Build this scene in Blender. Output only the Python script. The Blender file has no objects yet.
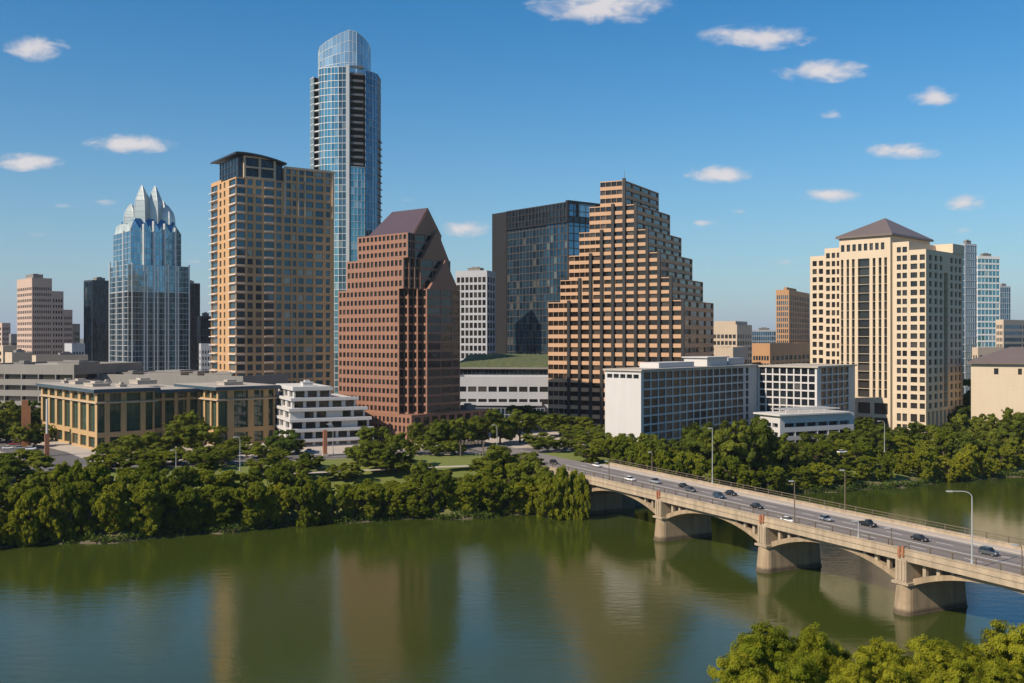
import bpy, math, random
import numpy as np
from mathutils import Vector
random.seed(7); RNG = np.random.default_rng(11)
S = bpy.context.scene; COL = S.collection
R = math.radians
# ------------------------------------------------------------------ camera, light, exposure
FOC, CAMH, HZ = 1000.0, 40.0, 338.0          # focal length in pixels, camera height in metres, horizon row
cd = bpy.data.cameras.new('camera'); cam = bpy.data.objects.new('camera', cd); COL.objects.link(cam)
cam.location = (0, 0, CAMH); cam.rotation_euler = (R(90), 0, 0)
cd.sensor_width = 36; cd.lens = 36 * FOC / 1024; cd.shift_y = -(341.5 - HZ) / 1024
cd.clip_start = .5; cd.clip_end = 40000
S.camera = cam
SUN_EL = R(38); SUN_H = Vector((-.79, -.61)).normalized()
sun_vec = Vector((SUN_H.x * math.cos(SUN_EL), SUN_H.y * math.cos(SUN_EL), math.sin(SUN_EL)))
sl = bpy.data.lights.new('sun', 'SUN'); sl.energy = 5.0; sl.angle = R(.5); sl.color = (1, .86, .69)
so = bpy.data.objects.new('sun', sl); COL.objects.link(so); so.location = (-200, -100, 300)
so.rotation_euler = (-sun_vec).to_track_quat('-Z', 'Y').to_euler()
S.view_settings.view_transform = 'Standard'; S.view_settings.look = 'None'
S.view_settings.exposure = 0.32; S.view_settings.gamma = 1
S.cycles.max_bounces = 6; S.cycles.transparent_max_bounces = 8

W = bpy.data.worlds.new('World'); S.world = W; W.use_nodes = True
nt = W.node_tree; N = nt.nodes; LK = nt.links
for n in list(N): N.remove(n)
def nd(tree, t, **kw):
    n = tree.nodes.new(t)
    for k, v in kw.items(): setattr(n, k, v)
    return n
out = nd(nt, 'ShaderNodeOutputWorld'); bg = nd(nt, 'ShaderNodeBackground'); sky = nd(nt, 'ShaderNodeTexSky')
sky.sky_type = 'NISHITA'; sky.sun_disc = False; sky.sun_elevation = SUN_EL
sky.sun_rotation = math.atan2(SUN_H.x, SUN_H.y); sky.air_density = 1.0; sky.dust_density = .35; sky.ozone_density = 4.0; sky.altitude = 150
bg.inputs[1].default_value = .10
tc = nd(nt, 'ShaderNodeTexCoord'); sep = nd(nt, 'ShaderNodeSeparateXYZ'); LK.new(tc.outputs['Generated'], sep.inputs[0])
def mth(tree, op, a, b=None, c=None, clamp=False):
    n = nd(tree, 'ShaderNodeMath', operation=op, use_clamp=clamp)
    for i, v in enumerate((a, b, c)):
        if v is None: continue
        if isinstance(v, (int, float)): n.inputs[i].default_value = v
        else: tree.links.new(v, n.inputs[i])
    return n.outputs[0]
ysafe = mth(nt, 'MAXIMUM', sep.outputs[1], .05)
uu = mth(nt, 'DIVIDE', sep.outputs[0], ysafe); vv = mth(nt, 'DIVIDE', sep.outputs[2], ysafe)
cmb = nd(nt, 'ShaderNodeCombineXYZ'); LK.new(uu, cmb.inputs[0]); LK.new(vv, cmb.inputs[1])
nz = nd(nt, 'ShaderNodeTexNoise'); nz.inputs['Scale'].default_value = 30; nz.inputs['Detail'].default_value = 10; nz.inputs['Roughness'].default_value = .60; nz.inputs['Distortion'].default_value = .35
vmul = nd(nt, 'ShaderNodeVectorMath', operation='MULTIPLY'); vmul.inputs[1].default_value = (1, 2.0, 1)
LK.new(cmb.outputs[0], vmul.inputs[0]); LK.new(vmul.outputs[0], nz.inputs['Vector'])
CLOUDS = [(603,6,92,24,1),(757,37,72,17,.95),(822,71,62,15,.95),(934,97,34,14,.9),(905,151,54,11,.85),(718,174,42,12,.95),(831,195,38,10,.95),
          (964,202,32,11,.9),(965,230,26,6,.55),(835,115,22,8,.5),(708,223,24,5,.5),(466,228,30,13,.95),(130,144,58,13,.95),(36,48,42,17,1),(25,162,50,12,.9),
          (197,262,20,6,.5),(105,203,20,5,.5),(65,205,18,5,.45),(740,212,14,5,.4),(785,262,30,6,.35),(410,200,20,5,.3),(1000,300,40,5,.25),(40,235,26,5,.3)]
acc = None
for (px, py, rx, ry, s) in CLOUDS:           # cloud banks at their own bearings in the sky
    sub = nd(nt, 'ShaderNodeVectorMath', operation='SUBTRACT'); LK.new(cmb.outputs[0], sub.inputs[0]); sub.inputs[1].default_value = ((px-512)/FOC, (HZ-py)/FOC, 0)
    mu = nd(nt, 'ShaderNodeVectorMath', operation='MULTIPLY'); LK.new(sub.outputs[0], mu.inputs[0]); mu.inputs[1].default_value = (FOC/rx, FOC/ry, 0)
    ln = nd(nt, 'ShaderNodeVectorMath', operation='LENGTH'); LK.new(mu.outputs[0], ln.inputs[0])
    v = mth(nt, 'MULTIPLY_ADD', ln.outputs['Value'], -s, s, clamp=True)
    acc = v if acc is None else mth(nt, 'MAXIMUM', acc, v)
gate = mth(nt, 'MULTIPLY', acc, 5.0, clamp=True)
nzc = mth(nt, 'MULTIPLY', mth(nt, 'SUBTRACT', nz.outputs['Fac'], .5), 1.75)
dens = mth(nt, 'MULTIPLY', mth(nt, 'ADD', acc, nzc), gate)
mr = nd(nt, 'ShaderNodeMapRange', interpolation_type='SMOOTHSTEP'); LK.new(dens, mr.inputs[0])
mr.inputs[1].default_value = .10; mr.inputs[2].default_value = .85; mr.inputs[3].default_value = 0; mr.inputs[4].default_value = .88
fwd = mth(nt, 'GREATER_THAN', sep.outputs[1], .06)
cf = mth(nt, 'MULTIPLY', mr.outputs[0], fwd)
mixc = nd(nt, 'ShaderNodeMix', data_type='RGBA'); LK.new(cf, mixc.inputs[0])
hsv = nd(nt, 'ShaderNodeHueSaturation'); hsv.inputs['Saturation'].default_value = 1.38; LK.new(sky.outputs[0], hsv.inputs['Color'])
elev = mth(nt, 'MAXIMUM', sep.outputs[2], 0.0)
hzf = mth(nt, 'MULTIPLY', mth(nt, 'EXPONENT', mth(nt, 'MULTIPLY', elev, -8.0)), .95)      # pale lower sky
mixh = nd(nt, 'ShaderNodeMix', data_type='RGBA'); LK.new(hzf, mixh.inputs[0]); tnt = nd(nt, 'ShaderNodeVectorMath', operation='MULTIPLY'); LK.new(hsv.outputs[0], tnt.inputs[0]); tnt.inputs[1].default_value = (.82, 1.04, .97); LK.new(tnt.outputs[0], mixh.inputs[6]); mixh.inputs[7].default_value = (2.65, 3.08, 4.2, 1)
LK.new(mixh.outputs[2], mixc.inputs[6])
ccol = nd(nt, 'ShaderNodeMix', data_type='RGBA'); LK.new(mth(nt, 'MULTIPLY', dens, 1.1, clamp=True), ccol.inputs[0]); ccol.inputs[6].default_value = (4.4, 4.5, 5.0, 1); ccol.inputs[7].default_value = (6.3, 5.9, 5.9, 1)
LK.new(ccol.outputs[2], mixc.inputs[7])
LK.new(mixc.outputs[2], bg.inputs[0]); LK.new(bg.outputs[0], out.inputs[0])

# ------------------------------------------------------------------ helpers
def lx(px, Y): return (px - 512) / FOC * Y
def zz(py, Y): return CAMH - (py - HZ) / FOC * Y
def ground_pt(px, py, z):
    Y = (CAMH - z) * FOC / (py - HZ); return lx(px, Y), Y
class MB:
    def __init__(s): s.v = []; s.f = []
    def poly(s, *p):
        b = len(s.v); s.v += [tuple(q) for q in p]; s.f.append(tuple(range(b, b + len(p))))
    def prism(s, pts, z0, z1, bottom=False, top=True):
        b = len(s.v); n = len(pts)
        s.v += [(p[0], p[1], z0) for p in pts] + [(p[0], p[1], z1) for p in pts]
        for i in range(n): j = (i+1) % n; s.f.append((b+i, b+j, b+n+j, b+n+i))
        if top: s.f.append(tuple(range(b+n, b+2*n)))
        if bottom: s.f.append(tuple(range(b+n-1, b-1, -1)))
    def loft(s, rings, cap=True):
        b = len(s.v); n = len(rings[0])
        for r in rings: s.v += [tuple(p) for p in r]
        for k in range(len(rings)-1):
            for i in range(n):
                j = (i+1) % n; s.f.append((b+k*n+i, b+k*n+j, b+(k+1)*n+j, b+(k+1)*n+i))
        if cap:
            s.f.append(tuple(range(b+n-1, b-1, -1))); s.f.append(tuple(range(b+(len(rings)-1)*n, b+len(rings)*n)))
    def box(s, c, d, ax=(1, 0), z=None):
        # c = centre xy, d = (len along ax, width), z = (z0,z1)
        ux, uy = ax; l = math.hypot(ux, uy); ux, uy = ux/l, uy/l; h, w = d[0]/2, d[1]/2
        p = [(c[0]+ux*a-uy*b, c[1]+uy*a+ux*b) for a, b in ((-h,-w),(h,-w),(h,w),(-h,w))]
        s.prism(p, z[0], z[1], bottom=True)
    def bar(s, A, B, w, w2=None, n=8):
        A = Vector(A); B = Vector(B); d = (B-A).normalized(); w2 = w if w2 is None else w2
        t = d.orthogonal().normalized(); u = d.cross(t)
        r = [[P + (t*math.cos(2*math.pi*i/n) + u*math.sin(2*math.pi*i/n))*ww for i in range(n)] for P, ww in ((A, w), (B, w2))]
        s.loft(r)
    def build(s, name, mat, parent=None, smooth=False):
        off = parent.get('_o', (0,0,0)) if parent else (0,0,0)
        me = bpy.data.meshes.new(name)
        me.from_pydata([(v[0]-off[0], v[1]-off[1], v[2]-off[2]) for v in s.v], [], s.f)
        if mat: me.materials.append(mat)
        if smooth: me.polygons.foreach_set('use_smooth', [True]*len(me.polygons))
        me.update()
        o = bpy.data.objects.new(name, me); COL.objects.link(o)
        if parent: o.parent = parent; o['_o'] = off
        return o
ROOTS = []
def tag(o, label=None, cat=None, group=None, kind=None):
    if label: o['label'] = label
    if cat: o['category'] = cat
    if group: o['group'] = group
    if kind: o['kind'] = kind
    return o
def thing(name, loc, label, cat, group=None):
    o = bpy.data.objects.new(name, None); COL.objects.link(o); o.location = loc; o['_o'] = tuple(loc)
    o.empty_display_size = 1
    return tag(o, label, cat, group)
def local_thing(name, label, cat, group=None):        # thing whose parts are modelled round its own origin
    o = bpy.data.objects.new(name, None); COL.objects.link(o); o['_o'] = (0.0, 0.0, 0.0); return tag(o, label, cat, group)
def copy_tree(o):
    c = o.copy(); COL.objects.link(c)
    for ch in o.children:
        d = ch.copy(); COL.objects.link(d); d.parent = c
        for g in ch.children:
            e = g.copy(); COL.objects.link(e); e.parent = d
    return c
# ------------------------------------------------------------------ materials
def mat(name, col, rough=.8, var=.12, scale=.15, fine=3.0, metal=0, spec=.5, bump=0, joint=None, jcol=.75, streak=.0, tide=0):
    m = bpy.data.materials.new(name); m.use_nodes = True; t = m.node_tree; p = t.nodes['Principled BSDF']
    p.inputs['Roughness'].default_value = rough; p.inputs['Metallic'].default_value = metal; p.inputs['Specular IOR Level'].default_value = spec
    g = nd(t, 'ShaderNodeNewGeometry'); a = nd(t, 'ShaderNodeTexNoise'); b = nd(t, 'ShaderNodeTexNoise')
    a.inputs['Scale'].default_value = scale; a.inputs['Detail'].default_value = 4; b.inputs['Scale'].default_value = fine; b.inputs['Detail'].default_value = 3
    t.links.new(g.outputs['Position'], a.inputs['Vector']); t.links.new(g.outputs['Position'], b.inputs['Vector'])
    f = mth(t, 'ADD', mth(t, 'MULTIPLY_ADD', a.outputs['Fac'], 2*var, 1-var), mth(t, 'MULTIPLY_ADD', b.outputs['Fac'], var, -var/2))
    if streak:                                  # rain streaks, stretched down the wall
        mp = nd(t, 'ShaderNodeVectorMath', operation='MULTIPLY'); mp.inputs[1].default_value = (1.2, 1.2, .06); t.links.new(g.outputs['Position'], mp.inputs[0])
        s_ = nd(t, 'ShaderNodeTexNoise'); s_.inputs['Scale'].default_value = 1; s_.inputs['Detail'].default_value = 4; t.links.new(mp.outputs[0], s_.inputs['Vector'])
        f = mth(t, 'MULTIPLY', f, mth(t, 'MULTIPLY_ADD', s_.outputs['Fac'], 2*streak, 1-streak))
    if joint:                                   # horizontal panel joints every `joint` metres
        sp = nd(t, 'ShaderNodeSeparateXYZ'); t.links.new(g.outputs['Position'], sp.inputs[0])
        k = mth(t, 'LESS_THAN', mth(t, 'FRACT', mth(t, 'DIVIDE', sp.outputs[2], joint)), .09)
        f = mth(t, 'MULTIPLY', f, mth(t, 'MULTIPLY_ADD', k, jcol-1, 1))
    if tide:                                    # dark tide mark on stone that stands in the lake
        sp = nd(t, 'ShaderNodeSeparateXYZ'); t.links.new(g.outputs['Position'], sp.inputs[0]); k = nd(t, 'ShaderNodeMapRange')
        t.links.new(mth(t, 'ADD', sp.outputs[2], mth(t, 'MULTIPLY', b.outputs['Fac'], -.6)), k.inputs[0]); k.inputs[1].default_value = tide*.3; k.inputs[2].default_value = tide; k.inputs[3].default_value = .35; k.inputs[4].default_value = 1
        f = mth(t, 'MULTIPLY', f, k.outputs[0])
    x = nd(t, 'ShaderNodeVectorMath', operation='SCALE'); x.inputs[0].default_value = col; t.links.new(f, x.inputs['Scale'])
    t.links.new(x.outputs[0], p.inputs['Base Color'])
    if bump:
        bp = nd(t, 'ShaderNodeBump'); bp.inputs['Strength'].default_value = bump; t.links.new(b.outputs['Fac'], bp.inputs['Height']); t.links.new(bp.outputs[0], p.inputs['Normal'])
    return m
def glass(name, col, col2, rough=.06, metal=0.0, ior=1.6, light=.0, lcol=(.35,.34,.3), wav=.012):
    """opaque reflective glazing; each pane (mesh island or object) gets its own tint, a few show pale blinds"""
    m = bpy.data.materials.new(name); m.use_nodes = True; t = m.node_tree; p = t.nodes['Principled BSDF']
    p.inputs['Roughness'].default_value = rough; p.inputs['Metallic'].default_value = metal; p.inputs['IOR'].default_value = ior
    g = nd(t, 'ShaderNodeNewGeometry'); oi = nd(t, 'ShaderNodeObjectInfo')
    r = mth(t, 'FRACT', mth(t, 'ADD', g.outputs['Random Per Island'], oi.outputs['Random']))
    mx = nd(t, 'ShaderNodeMix', data_type='RGBA'); mx.inputs[6].default_value = (*col, 1); mx.inputs[7].default_value = (*col2, 1); t.links.new(r, mx.inputs[0])
    o = mx.outputs[2]
    if light:
        r2 = mth(t, 'FRACT', mth(t, 'MULTIPLY', r, 17.31)); k = mth(t, 'LESS_THAN', r2, light)
        m2 = nd(t, 'ShaderNodeMix', data_type='RGBA'); t.links.new(mth(t, 'MULTIPLY', k, .75), m2.inputs[0]); t.links.new(o, m2.inputs[6]); m2.inputs[7].default_value = (*lcol, 1); o = m2.outputs[2]
    t.links.new(o, p.inputs['Base Color'])
    # every pane leans a hair differently, and no pane is perfectly flat
    nz = nd(t, 'ShaderNodeTexNoise'); nz.inputs['Scale'].default_value = .35; t.links.new(g.outputs['Position'], nz.inputs['Vector'])
    wn = nd(t, 'ShaderNodeTexWhiteNoise', noise_dimensions='1D'); t.links.new(r, wn.inputs['W'])
    s1 = nd(t, 'ShaderNodeVectorMath', operation='SUBTRACT'); t.links.new(wn.outputs['Color'], s1.inputs[0]); s1.inputs[1].default_value = (.5,.5,.5)
    s2 = nd(t, 'ShaderNodeVectorMath', operation='SUBTRACT'); t.links.new(nz.outputs['Color'], s2.inputs[0]); s2.inputs[1].default_value = (.5,.5,.5)
    ad = nd(t, 'ShaderNodeVectorMath', operation='ADD'); t.links.new(s1.outputs[0], ad.inputs[0]); t.links.new(s2.outputs[0], ad.inputs[1])
    sc = nd(t, 'ShaderNodeVectorMath', operation='SCALE'); t.links.new(ad.outputs[0], sc.inputs[0]); sc.inputs['Scale'].default_value = wav*2
    a2 = nd(t, 'ShaderNodeVectorMath', operation='ADD'); t.links.new(sc.outputs[0], a2.inputs[0]); t.links.new(g.outputs['Normal'], a2.inputs[1])
    nn = nd(t, 'ShaderNodeVectorMath', operation='NORMALIZE'); t.links.new(a2.outputs[0], nn.inputs[0]); t.links.new(nn.outputs[0], p.inputs['Normal'])
    return m
def foliage(name, c1, c2, c3):
    m = bpy.data.materials.new(name); m.use_nodes = True; t = m.node_tree
    for n in list(t.nodes): t.nodes.remove(n)
    o = nd(t, 'ShaderNodeOutputMaterial'); g = nd(t, 'ShaderNodeNewGeometry'); oi = nd(t, 'ShaderNodeObjectInfo')
    mx = nd(t, 'ShaderNodeMix', data_type='RGBA'); mx.inputs[6].default_value = (*c1, 1); mx.inputs[7].default_value = (*c2, 1); t.links.new(g.outputs['Random Per Island'], mx.inputs[0])
    nz = nd(t, 'ShaderNodeTexNoise'); nz.inputs['Scale'].default_value = .45; nz.inputs['Detail'].default_value = 2; t.links.new(g.outputs['Position'], nz.inputs['Vector'])
    m2 = nd(t, 'ShaderNodeMix', data_type='RGBA'); t.links.new(mx.outputs[2], m2.inputs[6]); m2.inputs[7].default_value = (*c3, 1)
    t.links.new(mth(t, 'MULTIPLY', mth(t, 'ADD', mth(t, 'MULTIPLY_ADD', nz.outputs['Fac'], 1.6, -.6), mth(t, 'MULTIPLY_ADD', oi.outputs['Random'], 1.5, -.55)), .9, clamp=True), m2.inputs[0])
    d = nd(t, 'ShaderNodeBsdfDiffuse'); tr = nd(t, 'ShaderNodeBsdfTranslucent'); ms = nd(t, 'ShaderNodeMixShader'); ms.inputs[0].default_value = .45
    for x in (d, tr): t.links.new(m2.outputs[2], x.inputs['Color'])
    t.links.new(d.outputs[0], ms.inputs[1]); t.links.new(tr.outputs[0], ms.inputs[2]); t.links.new(ms.outputs[0], o.inputs[0])
    return m
M = dict(
    tan=mat('gold limestone', (.46,.275,.135), .8, .12, .2, joint=1.4, jcol=.9, streak=.1),
    buffstone=mat('buff stone cladding', (.40,.26,.12), .8, .10, .2),  # one even buff stone for all office faces
    white=mat('white painted concrete', (.50,.48,.465), .75, .06, .12, streak=.08),
    whitecool=mat('pale grey concrete', (.35,.36,.38), .75, .07, .12, streak=.1),
    cream=mat('cream limestone', (.55,.445,.32), .8, .07, .12, joint=1.0, jcol=.94, streak=.06),
    red=mat('red granite', (.245,.122,.078), .55, .10, .3, joint=1.37, jcol=.9, streak=.06),
    redroof=mat('purple brown tiles', (.075,.05,.06), .4, .12, .3, joint=.9, jcol=.75),
    brown=mat('brown precast panel', (.46,.28,.165), .75, .08, .2, streak=.06),
    darkpier=mat('dark bronze fin', (.011,.010,.010), .6, .1),
    bronze=mat('dark bronze metal', (.016,.014,.014), .5, .15, .1),
    pink=mat('pink precast concrete', (.42,.31,.25), .8, .08, .1),
    beige=mat('beige concrete', (.43,.35,.26), .8, .1, .15, streak=.08),
    orange=mat('orange brown brick', (.38,.21,.10), .8, .1, .2),
    grey=mat('grey concrete', (.20,.19,.175), .85, .12, .15, streak=.12),
    roofgrey=mat('roof membrane', (.38,.335,.28), .9, .18, .12),
    rooflight=mat('pale roof membrane', (.52,.50,.47), .9, .12, .12),
    darkmetal=mat('dark roof metal', (.028,.03,.034), .4, .15),
    greyroof=mat('brown grey metal roof', (.15,.115,.10), .5, .12, .3, joint=.8, jcol=.85),
    mull=mat('silver mullion', (.45,.46,.47), .4, .05, metal=.3),
    mullwhite=mat('white mullion', (.62,.62,.60), .5, .05),
    mulldark=mat('dark mullion', (.05,.05,.055), .4, .1),
    fin=mat('pale metal fin', (.55,.56,.55), .4, .08, metal=.2),
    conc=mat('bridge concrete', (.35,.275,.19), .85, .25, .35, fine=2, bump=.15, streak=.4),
    concmid=mat('stained and shade-darkened concrete', (.29,.215,.135), .9, .28, .3, fine=2, bump=.15, streak=.5, tide=.7),  # stains and tide mark, plus soffit and pier-side shade painted into the colour
    concdark=mat('dark bridge concrete', (.20,.155,.105), .9, .25, .3, fine=2, bump=.15, streak=.25),  # darker copy of the concrete; on the spandrel walls it is painted shade
    deckworn=mat('tyre darkened asphalt', (.15,.132,.12), .88, .3, .2, fine=5),
    deck=mat('bridge asphalt', (.19,.165,.15), .9, .16, .12, fine=5),
    asphalt=mat('asphalt', (.11,.10,.095), .9, .2, .12, fine=5),
    walk=mat('pale pavement', (.42,.36,.30), .9, .15, .2, fine=4),
    paint=mat('road paint', (.75,.73,.68), .7, .1),
    rust2=mat('orange brickwork', (.36,.15,.065), .85, .25, .8, joint=.9, jcol=.8),
    rust=mat('rusty steel', (.30,.12,.06), .8, .3, 1),
    steel=mat('galvanised steel', (.42,.42,.41), .45, .1, metal=.4),
    rail=mat('brown steel rail', (.13,.10,.07), .6, .2),
    bark=mat('bark', (.09,.065,.045), .95, .3, 2, fine=8, bump=.3),
    tyre=mat('tyre rubber', (.02,.02,.02), .8, .1), rim=mat('alloy rim', (.5,.5,.5), .35, .05, metal=.8),
    lampwhite=mat('headlamp glass', (.8,.8,.78), .15, .02), lampred=mat('tail lamp glass', (.35,.01,.01), .2, .02),
    hedge=mat('planted roof grass', (.075,.09,.03), .95, .5, .3, fine=2.5, bump=.8),
)
G = dict(
    dark=glass('dark office glass', (.010,.011,.013), (.035,.033,.032), light=.08, lcol=(.07,.065,.06)),
    brown=glass('bronze glass', (.012,.010,.009), (.03,.024,.02), ior=1.55, light=.14, lcol=(.09,.07,.055)),
    hotel=glass('hotel window glass', (.006,.008,.010), (.02,.024,.03), ior=1.3, rough=.2, light=.06, lcol=(.10,.10,.10)),
    blue=glass('blue curtain wall glass', (.05,.13,.20), (.10,.22,.31), metal=.75, rough=.05, light=.05, lcol=(.2,.28,.3)),
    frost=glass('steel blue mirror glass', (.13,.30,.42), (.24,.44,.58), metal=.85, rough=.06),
    frostlow=glass('dark reflection mirror glass', (.02,.05,.07), (.07,.13,.17), metal=.7, rough=.06, light=.02, lcol=(.12,.18,.2)),  # lower storeys: a darker reflection is painted into the tint
    crown=glass('pale frosted glass', (.40,.46,.45), (.56,.61,.58), metal=.2, rough=.3),
    teal=glass('teal tower glass', (.08,.24,.30), (.18,.40,.46), metal=.75, rough=.06, light=.1, lcol=(.45,.5,.48)),
    pale=glass('pale crown glass', (.24,.36,.43), (.42,.54,.60), metal=.6, rough=.1),
    black=glass('black mirror glass', (.010,.018,.03), (.03,.05,.07), metal=.5, rough=.06),
    jw=glass('hotel blue glass', (.012,.045,.08), (.05,.12,.18), metal=.7, rough=.07, light=.06, lcol=(.25,.25,.22)),
    jwside=glass('bright blue glass', (.07,.17,.26), (.12,.26,.36), metal=.8, rough=.05),
    res=glass('apartment glass', (.025,.065,.09), (.08,.15,.19), metal=.55, rough=.07, light=.08, lcol=(.26,.25,.22)),
    green=glass('green office glass', (.016,.042,.028), (.06,.10,.07), ior=1.6, rough=.06, light=.05, lcol=(.14,.15,.10), wav=.02),
    car=glass('car glass', (.012,.014,.016), (.03,.03,.03), ior=1.6),
)
# ------------------------------------------------------------------ terrain and water
NB = [(-3000,-500),(-900,-60),(-400,80),(-180,152),(-97,189),(-25,220),(0,224),(13,227),(26,236),(50,246),(83,259),(148,288),(250,326),(450,385),(1000,470),(3000,700)]
SB = [(-3000,-700),(-900,-200),(-400,10),(0,86),(30,103),(60,108),(110,116),(300,168),(1000,300),(3000,520)]
nbx, nby = zip(*NB); sbx, sby = zip(*SB)
LAND = 8.5
def wob(x): return 1.6*np.sin(x*.11) + 1.1*np.sin(x*.27+1) + .6*np.sin(x*.61+2)
def nshore(x): return np.interp(x, nbx, nby) + wob(np.asarray(x, float))
def sshore(x): return np.interp(x, sbx, sby) + wob(np.asarray(x, float) + 50)*.7
def tz(x, y):
    x = np.asarray(x, float); y = np.asarray(y, float)
    s1 = (y - nshore(x))*.9; s2 = (sshore(x) - y)*.9; s = np.maximum(s1, s2)
    z = np.interp(s, [-12,-4,0,1.2,4,14,30,38], [-4,-2.2,-.2,.5,1.1,3.8,7.6,LAND])
    far = np.clip((y-1500)/6000, 0, 1); return z + far*14
def axis(lo, hi, d0, d1, step, ext):
    a = list(np.arange(d0, d1+.01, step)); s = step; x = d1
    while x < hi: s *= 1.25; x += s; a.append(min(x, hi))
    s = step; x = d0; pre = []
    while x > lo: s *= 1.25; x -= s; pre.append(max(x, lo))
    return np.array(pre[::-1] + a)
gx = axis(-14000, 14000, -240, 320, 2.5, 0); gy = axis(-3000, 24000, 70, 400, 2.2, 0)
XX, YY = np.meshgrid(gx, gy); ZZ = tz(XX, YY)
on_land = np.maximum((YY-nshore(XX)), (sshore(XX)-YY)) > 0
ZZ = ZZ + np.where(on_land & (ZZ < 8), RNG.normal(0, .12, ZZ.shape), 0)
nx, ny = len(gx), len(gy)
idx = np.arange(nx*ny).reshape(ny, nx)
fc = np.stack([idx[:-1,:-1], idx[:-1,1:], idx[1:,1:], idx[1:,:-1]], -1).reshape(-1, 4)
def np_mesh(name, V, F, m, parent=None, smooth=True):
    me = bpy.data.meshes.new(name); k = F.shape[1]
    me.vertices.add(len(V)); me.vertices.foreach_set('co', np.ascontiguousarray(V, np.float32).ravel())
    me.loops.add(F.size); me.loops.foreach_set('vertex_index', np.ascontiguousarray(F, np.int32).ravel())
    me.polygons.add(len(F)); me.polygons.foreach_set('loop_start', np.arange(0, F.size, k, dtype=np.int32)); me.polygons.foreach_set('loop_total', np.full(len(F), k, np.int32))
    me.polygons.foreach_set('use_smooth', np.full(len(F), smooth)); me.update(calc_edges=True); me.validate()
    if m: me.materials.append(m)
    o = bpy.data.objects.new(name, me); COL.objects.link(o)
    if parent: o.parent = parent; o['_o'] = (0,0,0)
    return o
def ground_mat():
    m = bpy.data.materials.new('grass and earth'); m.use_nodes = True; t = m.node_tree; p = t.nodes['Principled BSDF']; p.inputs['Roughness'].default_value = .95
    g = nd(t, 'ShaderNodeNewGeometry'); sp = nd(t, 'ShaderNodeSeparateXYZ'); t.links.new(g.outputs['Position'], sp.inputs[0])
    n1 = nd(t, 'ShaderNodeTexNoise'); n1.inputs['Scale'].default_value = .06; n1.inputs['Detail'].default_value = 6; t.links.new(g.outputs['Position'], n1.inputs['Vector'])
    n2 = nd(t, 'ShaderNodeTexNoise'); n2.inputs['Scale'].default_value = 2.5; n2.inputs['Detail'].default_value = 4; t.links.new(g.outputs['Position'], n2.inputs['Vector'])
    r = nd(t, 'ShaderNodeValToRGB'); r.color_ramp.elements[0].position = .3; r.color_ramp.elements[0].color = (.095,.125,.018,1); r.color_ramp.elements[1].position = .7; r.color_ramp.elements[1].color = (.17,.185,.035,1)
    t.links.new(mth(t, 'MULTIPLY_ADD', n2.outputs['Fac'], .5, mth(t, 'MULTIPLY', n1.outputs['Fac'], .5)), r.inputs[0])
    mx = nd(t, 'ShaderNodeMix', data_type='RGBA'); t.links.new(r.outputs[0], mx.inputs[6]); mx.inputs[7].default_value = (.11,.085,.055,1)   # bare earth at the waterline
    k = nd(t, 'ShaderNodeMapRange'); t.links.new(mth(t, 'ADD', sp.outputs[2], mth(t, 'MULTIPLY', n1.outputs['Fac'], 2)), k.inputs[0]); k.inputs[1].default_value = 1.2; k.inputs[2].default_value = 3.2; k.inputs[3].default_value = 1; k.inputs[4].default_value = 0
    t.links.new(k.outputs[0], mx.inputs[0])
    far = nd(t, 'ShaderNodeMapRange'); t.links.new(sp.outputs[1], far.inputs[0]); far.inputs[1].default_value = 320; far.inputs[2].default_value = 420
    m3 = nd(t, 'ShaderNodeMix', data_type='RGBA'); t.links.new(far.outputs[0], m3.inputs[0]); t.links.new(mx.outputs[2], m3.inputs[6])
    r3 = nd(t, 'ShaderNodeValToRGB'); r3.color_ramp.elements[0].position = .42; r3.color_ramp.elements[0].color = (.05,.07,.03,1); r3.color_ramp.elements[1].position = .6; r3.color_ramp.elements[1].color = (.22,.19,.15,1); t.links.new(n1.outputs['Fac'], r3.inputs[0])
    t.links.new(r3.outputs[0], m3.inputs[7]); t.links.new(m3.outputs[2], p.inputs['Base Color'])
    bp = nd(t, 'ShaderNodeBump'); bp.inputs['Strength'].default_value = .5; t.links.new(n2.outputs['Fac'], bp.inputs['Height']); t.links.new(bp.outputs[0], p.inputs['Normal'])
    return m
tag(np_mesh('ground', np.stack([XX, YY, ZZ], -1).reshape(-1, 3), fc, ground_mat()), kind='structure')
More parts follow.
